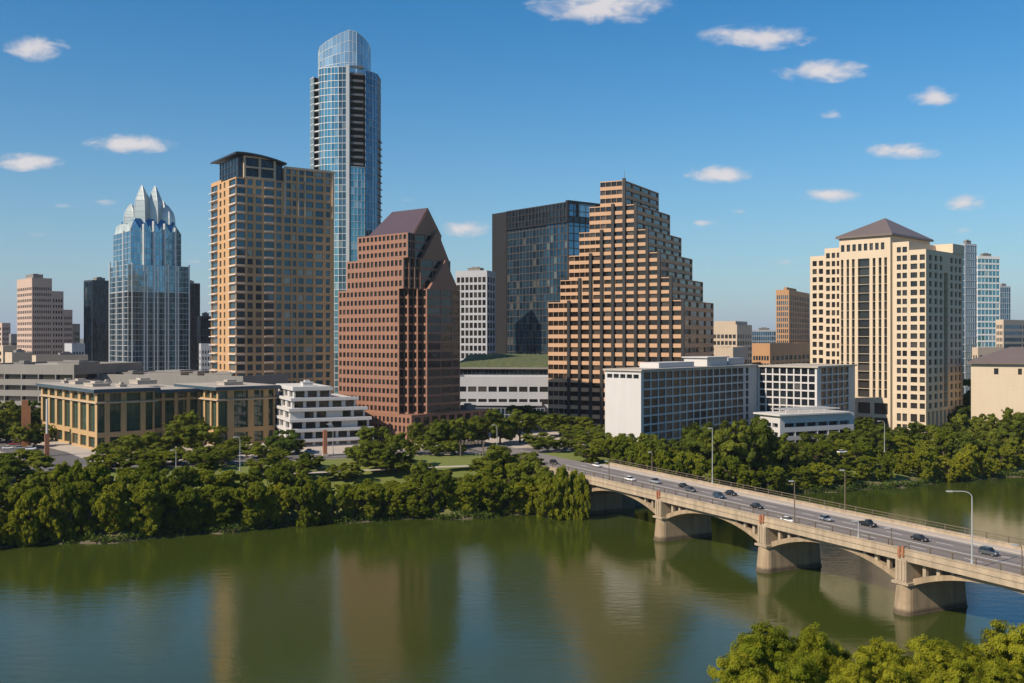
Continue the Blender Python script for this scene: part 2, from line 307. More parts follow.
def water_mat():
    m = bpy.data.materials.new('lake water'); m.use_nodes = True; t = m.node_tree; p = t.nodes['Principled BSDF']
    p.inputs['Roughness'].default_value = .05; p.inputs['IOR'].default_value = 1.5
    g = nd(t, 'ShaderNodeNewGeometry')
    mp = nd(t, 'ShaderNodeVectorMath', operation='MULTIPLY'); mp.inputs[1].default_value = (.42, 1, 1); t.links.new(g.outputs['Position'], mp.inputs[0])
    n1 = nd(t, 'ShaderNodeTexNoise'); n1.inputs['Scale'].default_value = .62; n1.inputs['Detail'].default_value = 7; n1.inputs['Roughness'].default_value = .62; t.links.new(mp.outputs[0], n1.inputs['Vector'])
    n2 = nd(t, 'ShaderNodeTexNoise'); n2.inputs['Scale'].default_value = .018; n2.inputs['Detail'].default_value = 3; n2.inputs['Distortion'].default_value = .6; t.links.new(g.outputs['Position'], n2.inputs['Vector'])
    amp = nd(t, 'ShaderNodeMapRange'); t.links.new(n2.outputs['Fac'], amp.inputs[0]); amp.inputs[1].default_value = .4; amp.inputs[2].default_value = .62; amp.inputs[3].default_value = .10; amp.inputs[4].default_value = .26   # breeze patches
    bp = nd(t, 'ShaderNodeBump'); bp.inputs['Distance'].default_value = .24; t.links.new(amp.outputs[0], bp.inputs['Strength']); t.links.new(n1.outputs['Fac'], bp.inputs['Height']); t.links.new(bp.outputs[0], p.inputs['Normal'])
    mx = nd(t, 'ShaderNodeMix', data_type='RGBA'); t.links.new(n2.outputs['Fac'], mx.inputs[0]); mx.inputs[6].default_value = (.030,.044,.005,1); mx.inputs[7].default_value = (.046,.060,.010,1)
    t.links.new(mx.outputs[2], p.inputs['Base Color'])
    return m
w = MB(); w.poly((-3000,-700,0),(3000,-700,0),(3000,900,0),(-3000,900,0)); tag(w.build('water', water_mat()), kind='structure')

# ------------------------------------------------------------------ streets
BD = Vector((.4602, -.8878)); BN = Vector((.8878, .4602)); BP = Vector((29.3, 198))      # bridge axis, across, first pier
def bxy(s, t): p = BP + BD*s + BN*t; return (p.x, p.y)
def strip(name, pts, w, z, m):
    b = MB(); L = []
    for i, p in enumerate(pts):
        a = Vector(pts[max(i-1, 0)]); c = Vector(pts[min(i+1, len(pts)-1)]); d = (c-a).normalized(); n = Vector((-d.y, d.x))
        L.append((Vector(p)+n*w/2, Vector(p)-n*w/2))
    for (a, b1), (c, d) in zip(L, L[1:]): b.poly((b1.x,b1.y,z),(d.x,d.y,z),(c.x,c.y,z),(a.x,a.y,z))
    return tag(b.build(name, m), kind='structure')
def shoreoff(x, d): return (x, float(np.interp(x, nbx, nby)) + d)
pv = MB(); xs = list(range(-500, 620, 20))
for a, b in zip(xs, xs[1:]):
    p, q = shoreoff(a, 62), shoreoff(b, 62); pv.poly((p[0],p[1],LAND+.004),(q[0],q[1],LAND+.004),(q[0],900,LAND+.004),(p[0],900,LAND+.004))
tag(pv.build('pavement', M['walk']), kind='structure')
strip('road', [shoreoff(x, 55) for x in range(-400, 30, 10)], 11, LAND+.03, M['asphalt'])
strip('road', [shoreoff(x, 55) for x in range(40, 500, 10)], 9, LAND+.03, M['asphalt'])
strip('road', [(-101,232),(-112,250),(-128,272),(-150,296),(-172,320)], 13, LAND+.034, M['asphalt'])
strip('road', [bxy(s, 8.2) for s in (-200,-150,-100,-75,-56,-50)], 12.4, LAND+.26, M['deck'])
kb = MB()
for off in (49.2, 60.8):
    for x in range(-400, 20, 10):
        p, q = shoreoff(x, off), shoreoff(x+10, off); c = ((p[0]+q[0])/2, (p[1]+q[1])/2); kb.box(c, (math.hypot(q[0]-p[0], q[1]-p[1]), .3), (q[0]-p[0], q[1]-p[1]), (LAND-.3, LAND+.14))
tag(kb.build('kerb', M['walk']), kind='structure')
mk = MB()
for x in range(-400, 25, 8):
    p, q = shoreoff(x, 55), shoreoff(x+4, 55); mk.box(((p[0]+q[0])/2, (p[1]+q[1])/2), (4, .16), (q[0]-p[0], q[1]-p[1]), (LAND+.035, LAND+.04))
tag(mk.build('road_marking', M['paint']), kind='structure')
strip('path', [shoreoff(x, 30+3*math.sin(x*.05)) for x in range(-200, 12, 6)], 2.6, LAND-.55, M['walk'])

# ------------------------------------------------------------------ facade tools
def fac(wall, wins, A, B, z0, z1, cols, rows, depth=.35):
    A = Vector(A[:2]); B = Vector(B[:2]); L = (B-A).length; d = (B-A)/L; n = Vector((d.y, -d.x))
    def P(t, z, o=0): q = A + d*t - n*o; return (q.x, q.y, z)
    def Q(t0, t1, a, b):
        if t1-t0 > 1e-4 and b-a > 1e-4: wall.poly(P(t0,a),P(t1,a),P(t1,b),P(t0,b))
    cols = [(max(0,a), min(L,b)) for a, b in cols if b > 0 and a < L and b-a > .05]; rows = [(max(a,z0), min(b,z1)) for a, b in rows if b > z0+.1 and a < z1-.1]
    z = z0
    for (a, b) in rows:
        Q(0, L, z, a); t = 0
        for (c, e) in cols:
            Q(t, c, a, b); t = e
            wall.poly(P(c,a,depth),P(c,a),P(c,b),P(c,b,depth)); wall.poly(P(e,a),P(e,a,depth),P(e,b,depth),P(e,b))
            wall.poly(P(c,a),P(c,a,depth),P(e,a,depth),P(e,a)); wall.poly(P(c,b,depth),P(c,b),P(e,b),P(e,b,depth))
            wins.append((P(c,a,depth),P(e,a,depth),P(e,b,depth),P(c,b,depth)))
        Q(t, L, a, b); z = b
    Q(0, L, z, z1)
def even(L, n, fr, m=0.0):                       # n openings over length L, each filling fr of its bay, margins m
    p = (L-2*m)/n; return [(m+i*p+p*(1-fr)/2, m+(i+1)*p-p*(1-fr)/2) for i in range(n)]
def storeys(z0, z1, h, fr=.6, sill=.25):         # window rows for floors of height h
    n = int((z1-z0)/h+.01); return [(z0+i*h+h*sill, z0+i*h+h*(sill+fr)) for i in range(n)]
def parea(q):
    p = [((x/y)*FOC, (z-CAMH)/y*FOC) for x, y, z in q if y > 1]
    if len(p) < 3: return 0
    return sum(p[i][0]*p[(i+1)%len(p)][1]-p[(i+1)%len(p)][0]*p[i][1] for i in range(len(p)))/2
def windows(root, wins, m, zmin=-99, name='window', cap=100, frame=None, hide=None):
    def key(q):
        c = sum(p[2] for p in q)/4; cx = sum(p[0]/p[1] for p in q)/4*FOC+512
        a = parea(q); return -1 if (c < zmin or a <= 0 or cx > 1024 or cx < 0 or (hide and hide(cx, HZ-(c-CAMH)/q[0][1]*FOC))) else a
    order = sorted(wins, key=key, reverse=True); top = [q for q in order[:cap] if key(q) > .3]; rest = [q for q in order if q not in top] if len(top) < len(order) else []
    for q in top:
        b = MB(); b.poly(*q); o = b.build(name, m, root)
        if frame: frame(q, o)
    if rest:
        b = MB()
        for q in rest: b.poly(*q)
        tag(b.build(name+'s', m, root), kind='stuff')
class Frame:
    """a rectangular-grid building: l runs along the left face, r along the right face, from the corner nearest the camera"""
    def __init__(s, px, Y, adeg):
        s.X, s.Y = lx(px, Y), Y; s.a = R(adeg); s.s, s.c = math.sin(s.a), math.cos(s.a)
    def l(s, px): u = (px-512)/FOC; return (s.X-u*s.Y)/(s.s+u*s.c)
    def r(s, px): u = (px-512)/FOC; return (u*s.Y-s.X)/(s.c-u*s.s)
    def p(s, l, r): return (s.X - s.s*l + s.c*r, s.Y + s.c*l + s.s*r)
    def zl(s, px, py): return zz(py, s.p(s.l(px), 0)[1])
    def zr(s, px, py): return zz(py, s.p(0, s.r(px))[1])
    def rect(s, l0, l1, r0, r1): return [s.p(l0,r0), s.p(l0,r1), s.p(l1,r1), s.p(l1,r0)]
    def base(s, l=0, r=0, z=LAND): q = s.p(l, r); return (q[0], q[1], z)
def block(f, wall, wins, l0, l1, r0, r1, z0, z1, cl, cr, rl, rr=None, depth=.35, roof=True, bl=None, br=None, rb=None):
    """box with facades on its two visible faces (left face cols cl rows rl, right face cols cr rows rr)"""
    rr = rl if rr is None else rr; c = f.rect(l0, l1, r0, r1)
    fac(wall, wins, c[3], c[0], z0, z1, cl(l1-l0) if callable(cl) else cl, rl, depth)
    fac(wall, wins, c[0], c[1], z0, z1, cr(r1-r0) if callable(cr) else cr, rr, depth)
    for a, b in ((1,2),(2,3)): wall.poly((*c[a],z0),(*c[b],z0),(*c[b],z1),(*c[a],z1))
    if roof: wall.poly(*[(*q,z1) for q in c])
def parapet(b, poly, z, h=.9, w=.4):
    n = len(poly); cx = sum(p[0] for p in poly)/n; cy = sum(p[1] for p in poly)/n
    for i in range(n):
        A = Vector(poly[i]); B = Vector(poly[(i+1)%n]); d = (B-A).normalized(); nn = Vector((-d.y, d.x))
        if nn.dot(Vector((cx, cy))-A) < 0: nn = -nn
        c = (A+B)/2 + nn*(w/2+.003); b.box((c.x, c.y), ((B-A).length-.01, w), (d.x, d.y), (z+.003, z+h))
def curtain(gl, mu, A, B, z0, z1, nc, nr, w=.12, dep=.15, vert=True, hor=True, hw=None):
    A = Vector(A[:2]); B = Vector(B[:2]); L = (B-A).length; d = (B-A)/L; n = Vector((d.y, -d.x)); hw = hw or w
    for i in range(nc):
        for k in range(nr):
            a = A+d*L*i/nc; b = A+d*L*(i+1)/nc; za = z0+(z1-z0)*k/nr; zb = z0+(z1-z0)*(k+1)/nr
            gl.poly((a.x,a.y,za),(b.x,b.y,za),(b.x,b.y,zb),(a.x,a.y,zb))
    if vert:
        for i in range(nc+1):
            c = A+d*min(max(L*i/nc, w/2), L-w/2)+n*dep/2; mu.box((c.x,c.y), (w, dep), (d.x,d.y), (z0+.002, z1-.002))
    if hor:
        for k in range(nr+1):
            c = (A+B)/2+n*(dep/2+.02); zc = min(max(z0+(z1-z0)*k/nr, z0+hw/2), z1-hw/2); mu.box((c.x,c.y), (L-.004, dep), (d.x,d.y), (zc-hw/2, zc+hw/2))
def roof_units(root, f, spots, z, m=None, name='roof_plant'):
    for (l, r, dl, dr, h) in spots:
        b = MB(); c = f.p(l, r); ax = (-f.s, f.c); b.box(c, (dl, dr), ax, (z, z+h)); b.box(c, (dl+.3, dr+.3), ax, (z+h+.002, z+h+.25))
        b.box(c, (dl*.5, dr*.5), ax, (z+h+.252, z+h+.8)); b.build(name, m or M['grey'], root)
# ------------------------------------------------------------------ buildings
def colpx(f, pxs, side='r', L=None):
    """openings given as pixel intervals on a face, turned into metres along it"""
    if side == 'r': return [(f.r(a), f.r(b)) for a, b in pxs]
    return [(L - f.l(a), L - f.l(b)) for a, b in pxs]
def build_residential():
    f = Frame(236, 360, 35); t = thing('apartment_tower', f.base(), 'tall tan apartment tower with dark glass corner bays and a curved black roof', 'tower')
    w = MB(); wi = []; Ll = f.l(211); Lr = f.r(334); z1 = LAND + 28*3.2
    rows = storeys(LAND, z1, 3.2, .66, .18)
    k = Ll/27.0
    cl = [(.4*k,7.5*k),(9.6*k,11.6*k),(14.2*k,15.8*k),(19.8*k,Ll-.35)]
    z = lambda a, b: (200+a/4.55, 200+b/4.55)
    pr = [(.35, f.r(245.2))] + [(f.r(a), f.r(b)) for a, b in (z(216,241),z(254,281),z(292,337),z(348,371),z(384,413),z(421,438),z(448,472),z(482,515),z(526,560),z(573,592))]
    block(f, w, wi, 0, Ll, 0, Lr, LAND, z1, cl, pr, rows, depth=.4)
    r0 = f.r(284)
    rows2 = storeys(z1+.003, z1+5.0, 2.5, .66, .18)
    up = [(a-r0, b-r0) for a, b in pr if a > r0]
    block(f, w, wi, .0, 16, r0, Lr, z1+.003, z1+5.0, [(3,7),(9,13)], up, rows2, depth=.4)
    w.build('wall', M['tan'], t)
    b = MB()                                             # pale stone frame round the upper right storeys
    for (a, e) in ((r0+.02, r0+.75),(f.r(298),f.r(298.8)),(f.r(304.5),f.r(305.2)),(Lr-.9, Lr-.02)):
        c = f.p(-.2, (a+e)/2); b.box(c, (e-a, .4), (f.c, f.s), (z1-12.8, z1+5.2))
    c = f.p(-.22, (r0+Lr)/2); b.box(c, (Lr-r0+.3, .44), (f.c, f.s), (z1+4.7, z1+5.5)); b.build('cornice', M['beige'], t)
    windows(t, wi, G['res'], zmin=24)
    for i in range(28):                                  # white slab edges wrapping the glass corner, and the balcony stacks
        zb = LAND + i*3.2
        if zb < 22: continue
        b = MB(); e = f.r(245.2); c = Ll-19.8*k
        b.prism([f.p(-.5,-.5), f.p(-.5,e), f.p(.1,e), f.p(.1,.1), f.p(c,.1), f.p(c,-.5)], zb-.15, zb+.18, bottom=True); b.build('balcony', M['white'], t)
        b = MB(); b.prism([f.p(Ll-7.5*k,-.9), f.p(Ll-7.5*k,.0), f.p(Ll,.0), f.p(Ll,-.9)], zb-.12, zb+.2, bottom=True); b.build('balcony', M['white'], t)
        b = MB(); b.prism([f.p(-.8,f.r(264.4)), f.p(-.8,f.r(273.8)), f.p(0,f.r(273.8)), f.p(0,f.r(264.4))], zb-.12, zb+.16, bottom=True); b.build('balcony', M['white'], t)
    gl = MB(); mu = MB(); pe = f.r(283.5); zt = 106.2                # penthouse
    c = f.rect(1.2, f.l(217), 1.2, pe)
    curtain(gl, mu, c[3], c[0], z1, zt-.6, 6, 3, .2, .2); curtain(gl, mu, c[0], c[1], z1, zt-.6, 10, 3, .2, .2)
    for a, e in ((1,2),(2,3)): gl.poly((*c[a],z1),(*c[e],z1),(*c[e],zt-1.5),(*c[a],zt-1.5))
    pt = gl.build('penthouse', G['black'], t); mu.build('mullion_grid', M['mulldark'], pt)
    b = MB()                                             # pale portal frame in front of the penthouse
    ra, rb = f.r(245), f.r(275)
    for a in (ra, (ra+rb)/2, rb): b.box(f.p(.6, a), (.7, 1.1), (f.c, f.s), (z1, z1+8))
    for zc in (z1+.25, z1+4, z1+7.7): b.box(f.p(.58, (ra+rb)/2), (rb-ra+.74, 1.14), (f.c, f.s), (zc-.3, zc+.3))
    b.build('portal_frame', M['beige'], t)
    b = MB(); rings = []
    for i in range(15):
        q = -.6 + (pe+1.4)*i/14; zc = zt + .9 - .0085*(q-2)**2 + (.0 if q > 2 else -.02*(q-2)**2)
        rings.append([(*f.p(-1.3, q), zc-.6), (*f.p(f.l(212), q), zc-.6), (*f.p(f.l(212), q), zc), (*f.p(-1.3, q), zc)])
    b.loft(rings); b.build('curved_roof', M['darkmetal'], t)
    b = MB(); parapet(b, f.rect(16.1, Ll, 0, Lr), z1); b.build('parapet', M['tan'], t)
    roof_units(t, f, [(20, 26, 5, 7, 2.4)], z1)
def build_austonian():
    Y0 = 508; cx = lx(342.5, Y0); t = thing('glass_tower', (cx, Y0+8, LAND), 'tallest tower of all, slender teal glass with a slanted rounded crown', 'tower')
    P = lambda x, y: (cx+x, Y0+y)
    zb = 176.0; zl = 172.5
    def skin(pts, z0, z1, nr, ncs, gm, mm, w, hw, dep=.25):
        gl = MB(); mu = MB()
        for (a, b), nc in zip(zip(pts, pts[1:]), ncs): curtain(gl, mu, P(*a), P(*b), z0, z1, nc, nr, w*.8, dep, hw=hw*.72)
        g = gl.build('glass_wall', gm, t); mu.build('mullion_grid', mm, g)
    nr = 48
    skin([(-17.6,9),(-17.0,4),(-15.2,.4),(-14.2,-1.0)], LAND, zl, nr, (2,2,1), G['teal'], M['fin'], .22, .55)
    skin([(-11.2,-3.2),(-8.2,-5),(-4.5,-6.3),(-.8,-7)], LAND, zb, nr, (2,2,2), G['teal'], M['fin'], .16, .40)
    skin([(-.8,-7),(3.2,-7.4)], LAND, zb, nr, (2,), G['res'], M['mull'], .2, .4)
    skin([(12.0,-3.2),(15.2,-.6),(17.2,4),(17.4,14)], LAND, zb-1, nr, (2,2,3), G['blue'], M['mull'], .14, .22)
    b = MB()                                            # solid core behind, back walls, recess walls
    b.prism([P(-17.6,9),P(-14.2,-.2),P(-13.6,1.4),P(-11.2,1.4),P(-10.6,-2.4),P(-.8,-6.2),P(3.0,-6.8),P(5.2,-2.6),P(11.6,-2.2),P(17.2,4.2),P(17.3,14),P(11,27),P(-12,27),P(-17.6,16)], LAND, zl)
    b.build('wall', M['res'] if 'res' in M else M['darkpier'], t)
    b = MB(); b.prism([P(3.2,-8.0),P(4.7,-7.7),P(4.7,-3),P(3.2,-3)], LAND, zb+1); b.build('fin', M['fin'], t)
    skin([(5.2,-6.9),(8.6,-5.9),(11.95,-4.3)], LAND, 126, 34, (2,2), G['teal'], M['mull'], .14, .3)
    b = MB(); b.prism([P(5.2,-6.85),P(11.95,-4.25),P(11.95,-2.4),P(5.2,-2.9)], LAND, 125.8); b.build('wall', M['darkpier'], t)
    h = (zb-LAND)/nr
    for i in range(1, nr+1):
        z = LAND+i*h
        if z < 127: continue
        b = MB(); b.prism([P(5.3,-6.6),P(11.3,-4.6),P(11.3,-2.3),P(5.3,-2.7)], z-.25, z+.15, bottom=True)
        b.prism([P(5.3,-6.62),P(11.3,-4.62),P(11.3,-4.5),P(5.3,-6.5)], z+.152, z+.8); b.build('balcony', M['balc'], t)
    for i in range(0, 36):
        z = LAND+(i+8)*h
        if z > 142: break
        b = MB(); b.prism([P(16.2,3.5),P(18.6,4.5),P(18.8,11),P(17,11)], z-.25, z+.25, bottom=True); b.build('balcony', M['mulldark'], t)
    for i in range(nr):                                 # dark loggias between the two curved glass bays
        z = LAND+i*h
        if z < 52 or i > nr-2: continue
        b = MB(); b.prism([P(-14.0,-1.1),P(-11.3,-3.1),P(-11.3,1.3),P(-13.9,1.3)], z-.3, z+.3, bottom=True); b.build('loggia_slab', M['fin'], t)
    # crown: slanted elliptical drum of pale glass
    pts = [(-13.2,9),(-13,3.5),(-11.4,-1),(-8,-4),(-4,-5.6),(0,-6.3),(4.4,-6.4),(8,-5.4),(11,-3),(12.8,2),(13,9),(9,19),(-8,19)]
    top = lambda x, y: 194.6 - (.47*(4-x) if x < 4 else .055*(x-4)**2) - .08*max(0, y)
    gl = MB(); mu = MB(); n = len(pts); nrc = 4
    for i in range(n):
        a, c = pts[i], pts[(i+1)%n]; ta, tc_ = top(*a), top(*c); A = P(*a); Cc = P(*c)
        for s in range(2):
            u0, u1 = s/2, (s+1)/2; q0 = [A[j]+(Cc[j]-A[j])*u0 for j in (0,1)]; q1 = [A[j]+(Cc[j]-A[j])*u1 for j in (0,1)]
            for k in range(nrc):
                z = lambda u, kk: zb-3 + (ta+(tc_-ta)*u-zb+3)*kk/nrc
                gl.poly((*q0,z(u0,k)),(*q1,z(u1,k)),(*q1,z(u1,k+1)),(*q0,z(u0,k+1)))
                mu.bar((*q0,z(u0,k+1)),(*q1,z(u1,k+1)),.15, n=4)
            mu.bar((*q0,zb-2.9),(*q0,ta+(tc_-ta)*u0),.12, n=4)
    gl.poly(*[(*P(*p), top(*p)-.5) for p in pts])
    g = gl.build('crown', G['pale'], t); mu.build('mullion_grid', M['fin'], g)
def build_frost():
    f = Frame(128, 555, 38); t = thing('spired_tower', f.base(), 'blue mirror glass tower topped by a crown of pale pointed glass petals', 'tower')
    l1, r1 = f.l(109), f.r(189.5); z65, z81, z99 = 66, 81, 100
    def tier(ins_l0, ins_l1, ins_r0, ins_r1, z0, z1, ncl, ncr, nr, gm):
        c = f.rect(ins_l0, l1-ins_l1, ins_r0, r1-ins_r1); gl = MB(); mu = MB()
        curtain(gl, mu, c[3], c[0], z0, z1, ncl, nr, .16, .2, hw=.3); curtain(gl, mu, c[0], c[1], z0, z1, ncr, nr, .07, .2, hw=.22)
        for a, e in ((1,2),(2,3)): gl.poly((*c[a],z0),(*c[e],z0),(*c[e],z1),(*c[a],z1))
        gl.poly(*[(*q, z1-.05) for q in c]); g = gl.build('glass_wall', gm, t); mu.build('mullion_grid', M['mull'], g)
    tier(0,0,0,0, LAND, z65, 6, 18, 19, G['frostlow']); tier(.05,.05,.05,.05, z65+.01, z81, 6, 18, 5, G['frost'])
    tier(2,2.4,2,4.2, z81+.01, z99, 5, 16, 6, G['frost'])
    for px, za, zz1 in ((144,LAND,104),(147,LAND,80),(154,LAND,106),(157.5,LAND,80),(165,LAND,105),(168,LAND,82),(175.5,LAND,103),(178,LAND,81),(189,LAND,82),(132,LAND,82)):
        b = MB(); r = f.r(px); b.box(f.p(-.25 if zz1 < 90 else .9, r), (.6, .8 if zz1 < 90 else 2.8), (f.c, f.s), (za, zz1)); b.build('fin', M['fin'], t)
    for fr in (.2,.55,.92):
        b = MB(); b.box(f.p(l1*fr, -.3), (1.0, .8), (-f.s, f.c), (LAND, 84 if fr > .5 else 100)); b.build('fin', M['fin'], t)
    b = MB(); gw = f.rect(2.2, l1-2.6, 2.2, r1-4.4); hi = f.rect(5.5, l1-6, 5.5, r1-8)
    b.loft([[(*p, z99) for p in gw], [(*p, 107.5) for p in hi]]); b.build('sloped_roof', G['frost'], t)
    for i in range(5):                                   # folded glass gables round the shoulders
        q = 2.4+(r1-7)*(i+.5)/5; b = MB(); w = (r1-7)/10
        b.poly((*f.p(2.0,q-w),z99),(*f.p(2.0,q),z99+4.5),(*f.p(5,q),z99+6.5)); b.poly((*f.p(2.0,q),z99+4.5),(*f.p(2.0,q+w),z99),(*f.p(5,q),z99+6.5))
        b.poly((*f.p(2.0,q-w),z99),(*f.p(2.0,q+w),z99),(*f.p(2.0,q),z99+4.5)); b.build('gable', G['frost'], t)
    for i in range(4):
        q = 3+(l1-7)*(i+.5)/4; b = MB(); w = (l1-7)/8
        b.poly((*f.p(q+w,2.0),z99),(*f.p(q-w,2.0),z99),(*f.p(q,2.0),z99+4.5)); b.poly((*f.p(q-w,2.0),z99),(*f.p(q,5),z99+6.5),(*f.p(q,2.0),z99+4.5)); b.poly((*f.p(q+w,2.0),z99),(*f.p(q,2.0),z99+4.5),(*f.p(q,5),z99+6.5)); b.build('gable', G['crown'], t)
    zc = lambda py: zz(py, 575)
    for (px, ll, py, hw) in ((131,15,205,4.2),(142,9,187,4.6),(146.5,17,193,4.0),(155,9,186.5,4.6),(163,16,199,4.2),(167,8,205,4.2)):
        r = (lambda u: (u*(f.Y+f.c*ll) - (f.X-f.s*ll))/(f.c-u*f.s))((px-512)/FOC); zt = zc(py); rings = []
        for fr, ww in ((0,1.05),(.35,1.0),(.6,.84),(.85,.40),(1,.05)):
            h = hw*ww; z = 105+(zt-105)*fr; d = 45
            rings.append([(*f.p(ll-h*.25, r-h), z), (*f.p(ll-h, r), z), (*f.p(ll-h*.25, r+h), z), (*f.p(ll+h, r+h*.4), z), (*f.p(ll+h, r-h*.4), z)])
        b = MB(); b.loft(rings); pt = b.build('crown_petal', G['crown'], t)
        m = MB()
        for fr in (.15,.3,.45,.6,.72,.84):
            z = 105+(zt-105)*fr; h = hw*float(np.interp(fr, (0,.35,.6,.85,1), (1.05,1.0,.84,.40,.05)))+.06
            ring = [(*f.p(ll-h*.25, r-h), z), (*f.p(ll-h, r), z), (*f.p(ll-h*.25, r+h), z)]
            for a, c in zip(ring, ring[1:]): m.bar(a, c, .10, n=4)
        for j in (0,1,2):
            for r0_, r1_ in zip(rings, rings[1:]): m.bar(r0_[j], r1_[j], .16, n=4)
        m.build('rib', M['fin'], pt)
def build_redgable():
    f = Frame(411.5, 300, 50); t = thing('granite_tower', f.base(), 'red granite office tower with setbacks, sawtooth corner and steep purple gabled roof', 'tower')
    a0, b0 = f.l(399), f.r(427); zt = [55.0, 64.3, 71.8]; lend = [f.l(338), f.l(346.5), f.l(357.5)]; rend = [f.r(460), f.r(454.3), f.r(448.6)]
    w = MB(); wi = []; z0 = LAND+8.4; h = 2.76
    setb = [0, 1.7, 3.2]
    for k in range(3):
        s = setb[k]; za = z0 if k == 0 else zt[k-1]; zb_ = zt[k]; rows = storeys(za, zb_, (zb_-za)/round((zb_-za)/h), .56, .24)
        a = a0 - k*1.9; b = b0 - k*1.2; n = 3
        c = [(a, 0)]
        for i in range(n): c += [(a-(a-s)*i/n, b*(i+1)/n), (a-(a-s)*(i+1)/n, b*(i+1)/n)]
        # left face
        A, B = f.p(lend[k], 0), f.p(a, 0); Lf = lend[k]-a; fac(w, wi, A, B, za, zb_, even(Lf, max(3, round(Lf/1.9)), .64, .35), rows)
        for i, (p, q) in enumerate(zip(c, c[1:])):
            L = math.hypot(p[0]-q[0], p[1]-q[1]); P, Q = f.p(*p), f.p(*q)
            if i % 2 == 0: fac(w, wi, P, Q, za, zb_, [(.05, L-.05)], [(x-.35, y+.35) for x, y in rows], .3)
            else: fac(w, wi, P, Q, za, zb_, [(.02*L, .72*L)], [(x-.15, y+.2) for x, y in rows], .25)
        P, Q = f.p(s, b), f.p(s, rend[k]); L = rend[k]-b; fac(w, wi, P, Q, za, zb_, [(.3, L*.40),(L*.42, L*.74),(L*.76, L-.4)], [(x-.2, y+.25) for x, y in rows], .12)
        bk = [f.p(s, rend[k]), f.p(lend[k], rend[k]), f.p(lend[k], 0)]
        for p, q in zip(bk, bk[1:]): w.poly((*p,za),(*q,za),(*q,zb_),(*p,zb_))
        w.poly(*[(*f.p(*p), zb_) for p in c + [(s, rend[k]), (lend[k], rend[k]), (lend[k], 0)]])
    w.build('wall', M['red'], t)
    windows(t, wi, G['dark'], zmin=14)
    for k in (0, 1):                                     # pointed gable panels standing on the setbacks of the shaded end
        b = b0-k*1.2; r0, r1 = b+1.0, rend[k]-.5; rm = r0+(r1-r0)*.55; s0, s1 = setb[k]+.05, setb[k+1]-.02; z = zt[k]+.003; zp = z+9.2
        m = MB(); fr = [(*f.p(s0,r0),z),(*f.p(s0,r1),z),(*f.p(s0,rm),zp)]; bk = [(*f.p(s1,r0),z),(*f.p(s1,r1),z),(*f.p(s1,rm),zp)]
        m.loft([fr, bk]); m.build('gable', M['red'], t)
    k = 2; b = b0-2.4; s = setb[2]; r0, r1 = b-.6, rend[2]+.1; rm = (r0+r1)/2; z = zt[2]+.003; zp = 80.3; le = lend[2]-.3; hip = 5.0
    m = MB(); E = .25
    q = [(*f.p(s-E,r0),z),(*f.p(s-E,r1),z),(*f.p(s-E,rm),zp),(*f.p(le,r0),z),(*f.p(le,r1),z),(*f.p(le-hip,rm),zp)]
    m.poly(q[0],q[2],q[5],q[3]); m.poly(q[1],q[4],q[5],q[2]); m.poly(q[3],q[5],q[4]); m.poly(q[0],q[3],q[4],q[1]); m.build('roof', M['redroof'], t)
    m = MB(); m.loft([[(*f.p(s-E-.15,r0+.25),z),(*f.p(s-E-.15,r1-.25),z),(*f.p(s-E-.15,rm),zp-.5)],[(*f.p(s-E-.01,r0+.25),z),(*f.p(s-E-.01,r1-.25),z),(*f.p(s-E-.01,rm),zp-.5)]]); m.build('gable', M['red'], t)
    # podium
    w = MB(); wi = []; zp = LAND+8.4; Lp = f.l(352); Rp = f.r(487)
    block(f, w, wi, -.8, Lp, -.8, Rp, LAND, zp, lambda L: even(L, 15, .56, .5), lambda L: even(L, 9, .68, .8), [(LAND+.3,LAND+2.4),(LAND+3.2,LAND+5.0),(LAND+5.9,LAND+7.5)], [(LAND+.3,LAND+4.2),(LAND+5.2,LAND+7.6)])
    p = w.build('podium', M['red'], t); windows(t, wi, G['dark'], name='podium_window')
    roof_units(t, f, [(3, Rp-6, 3, 4, 1.2)], zp)
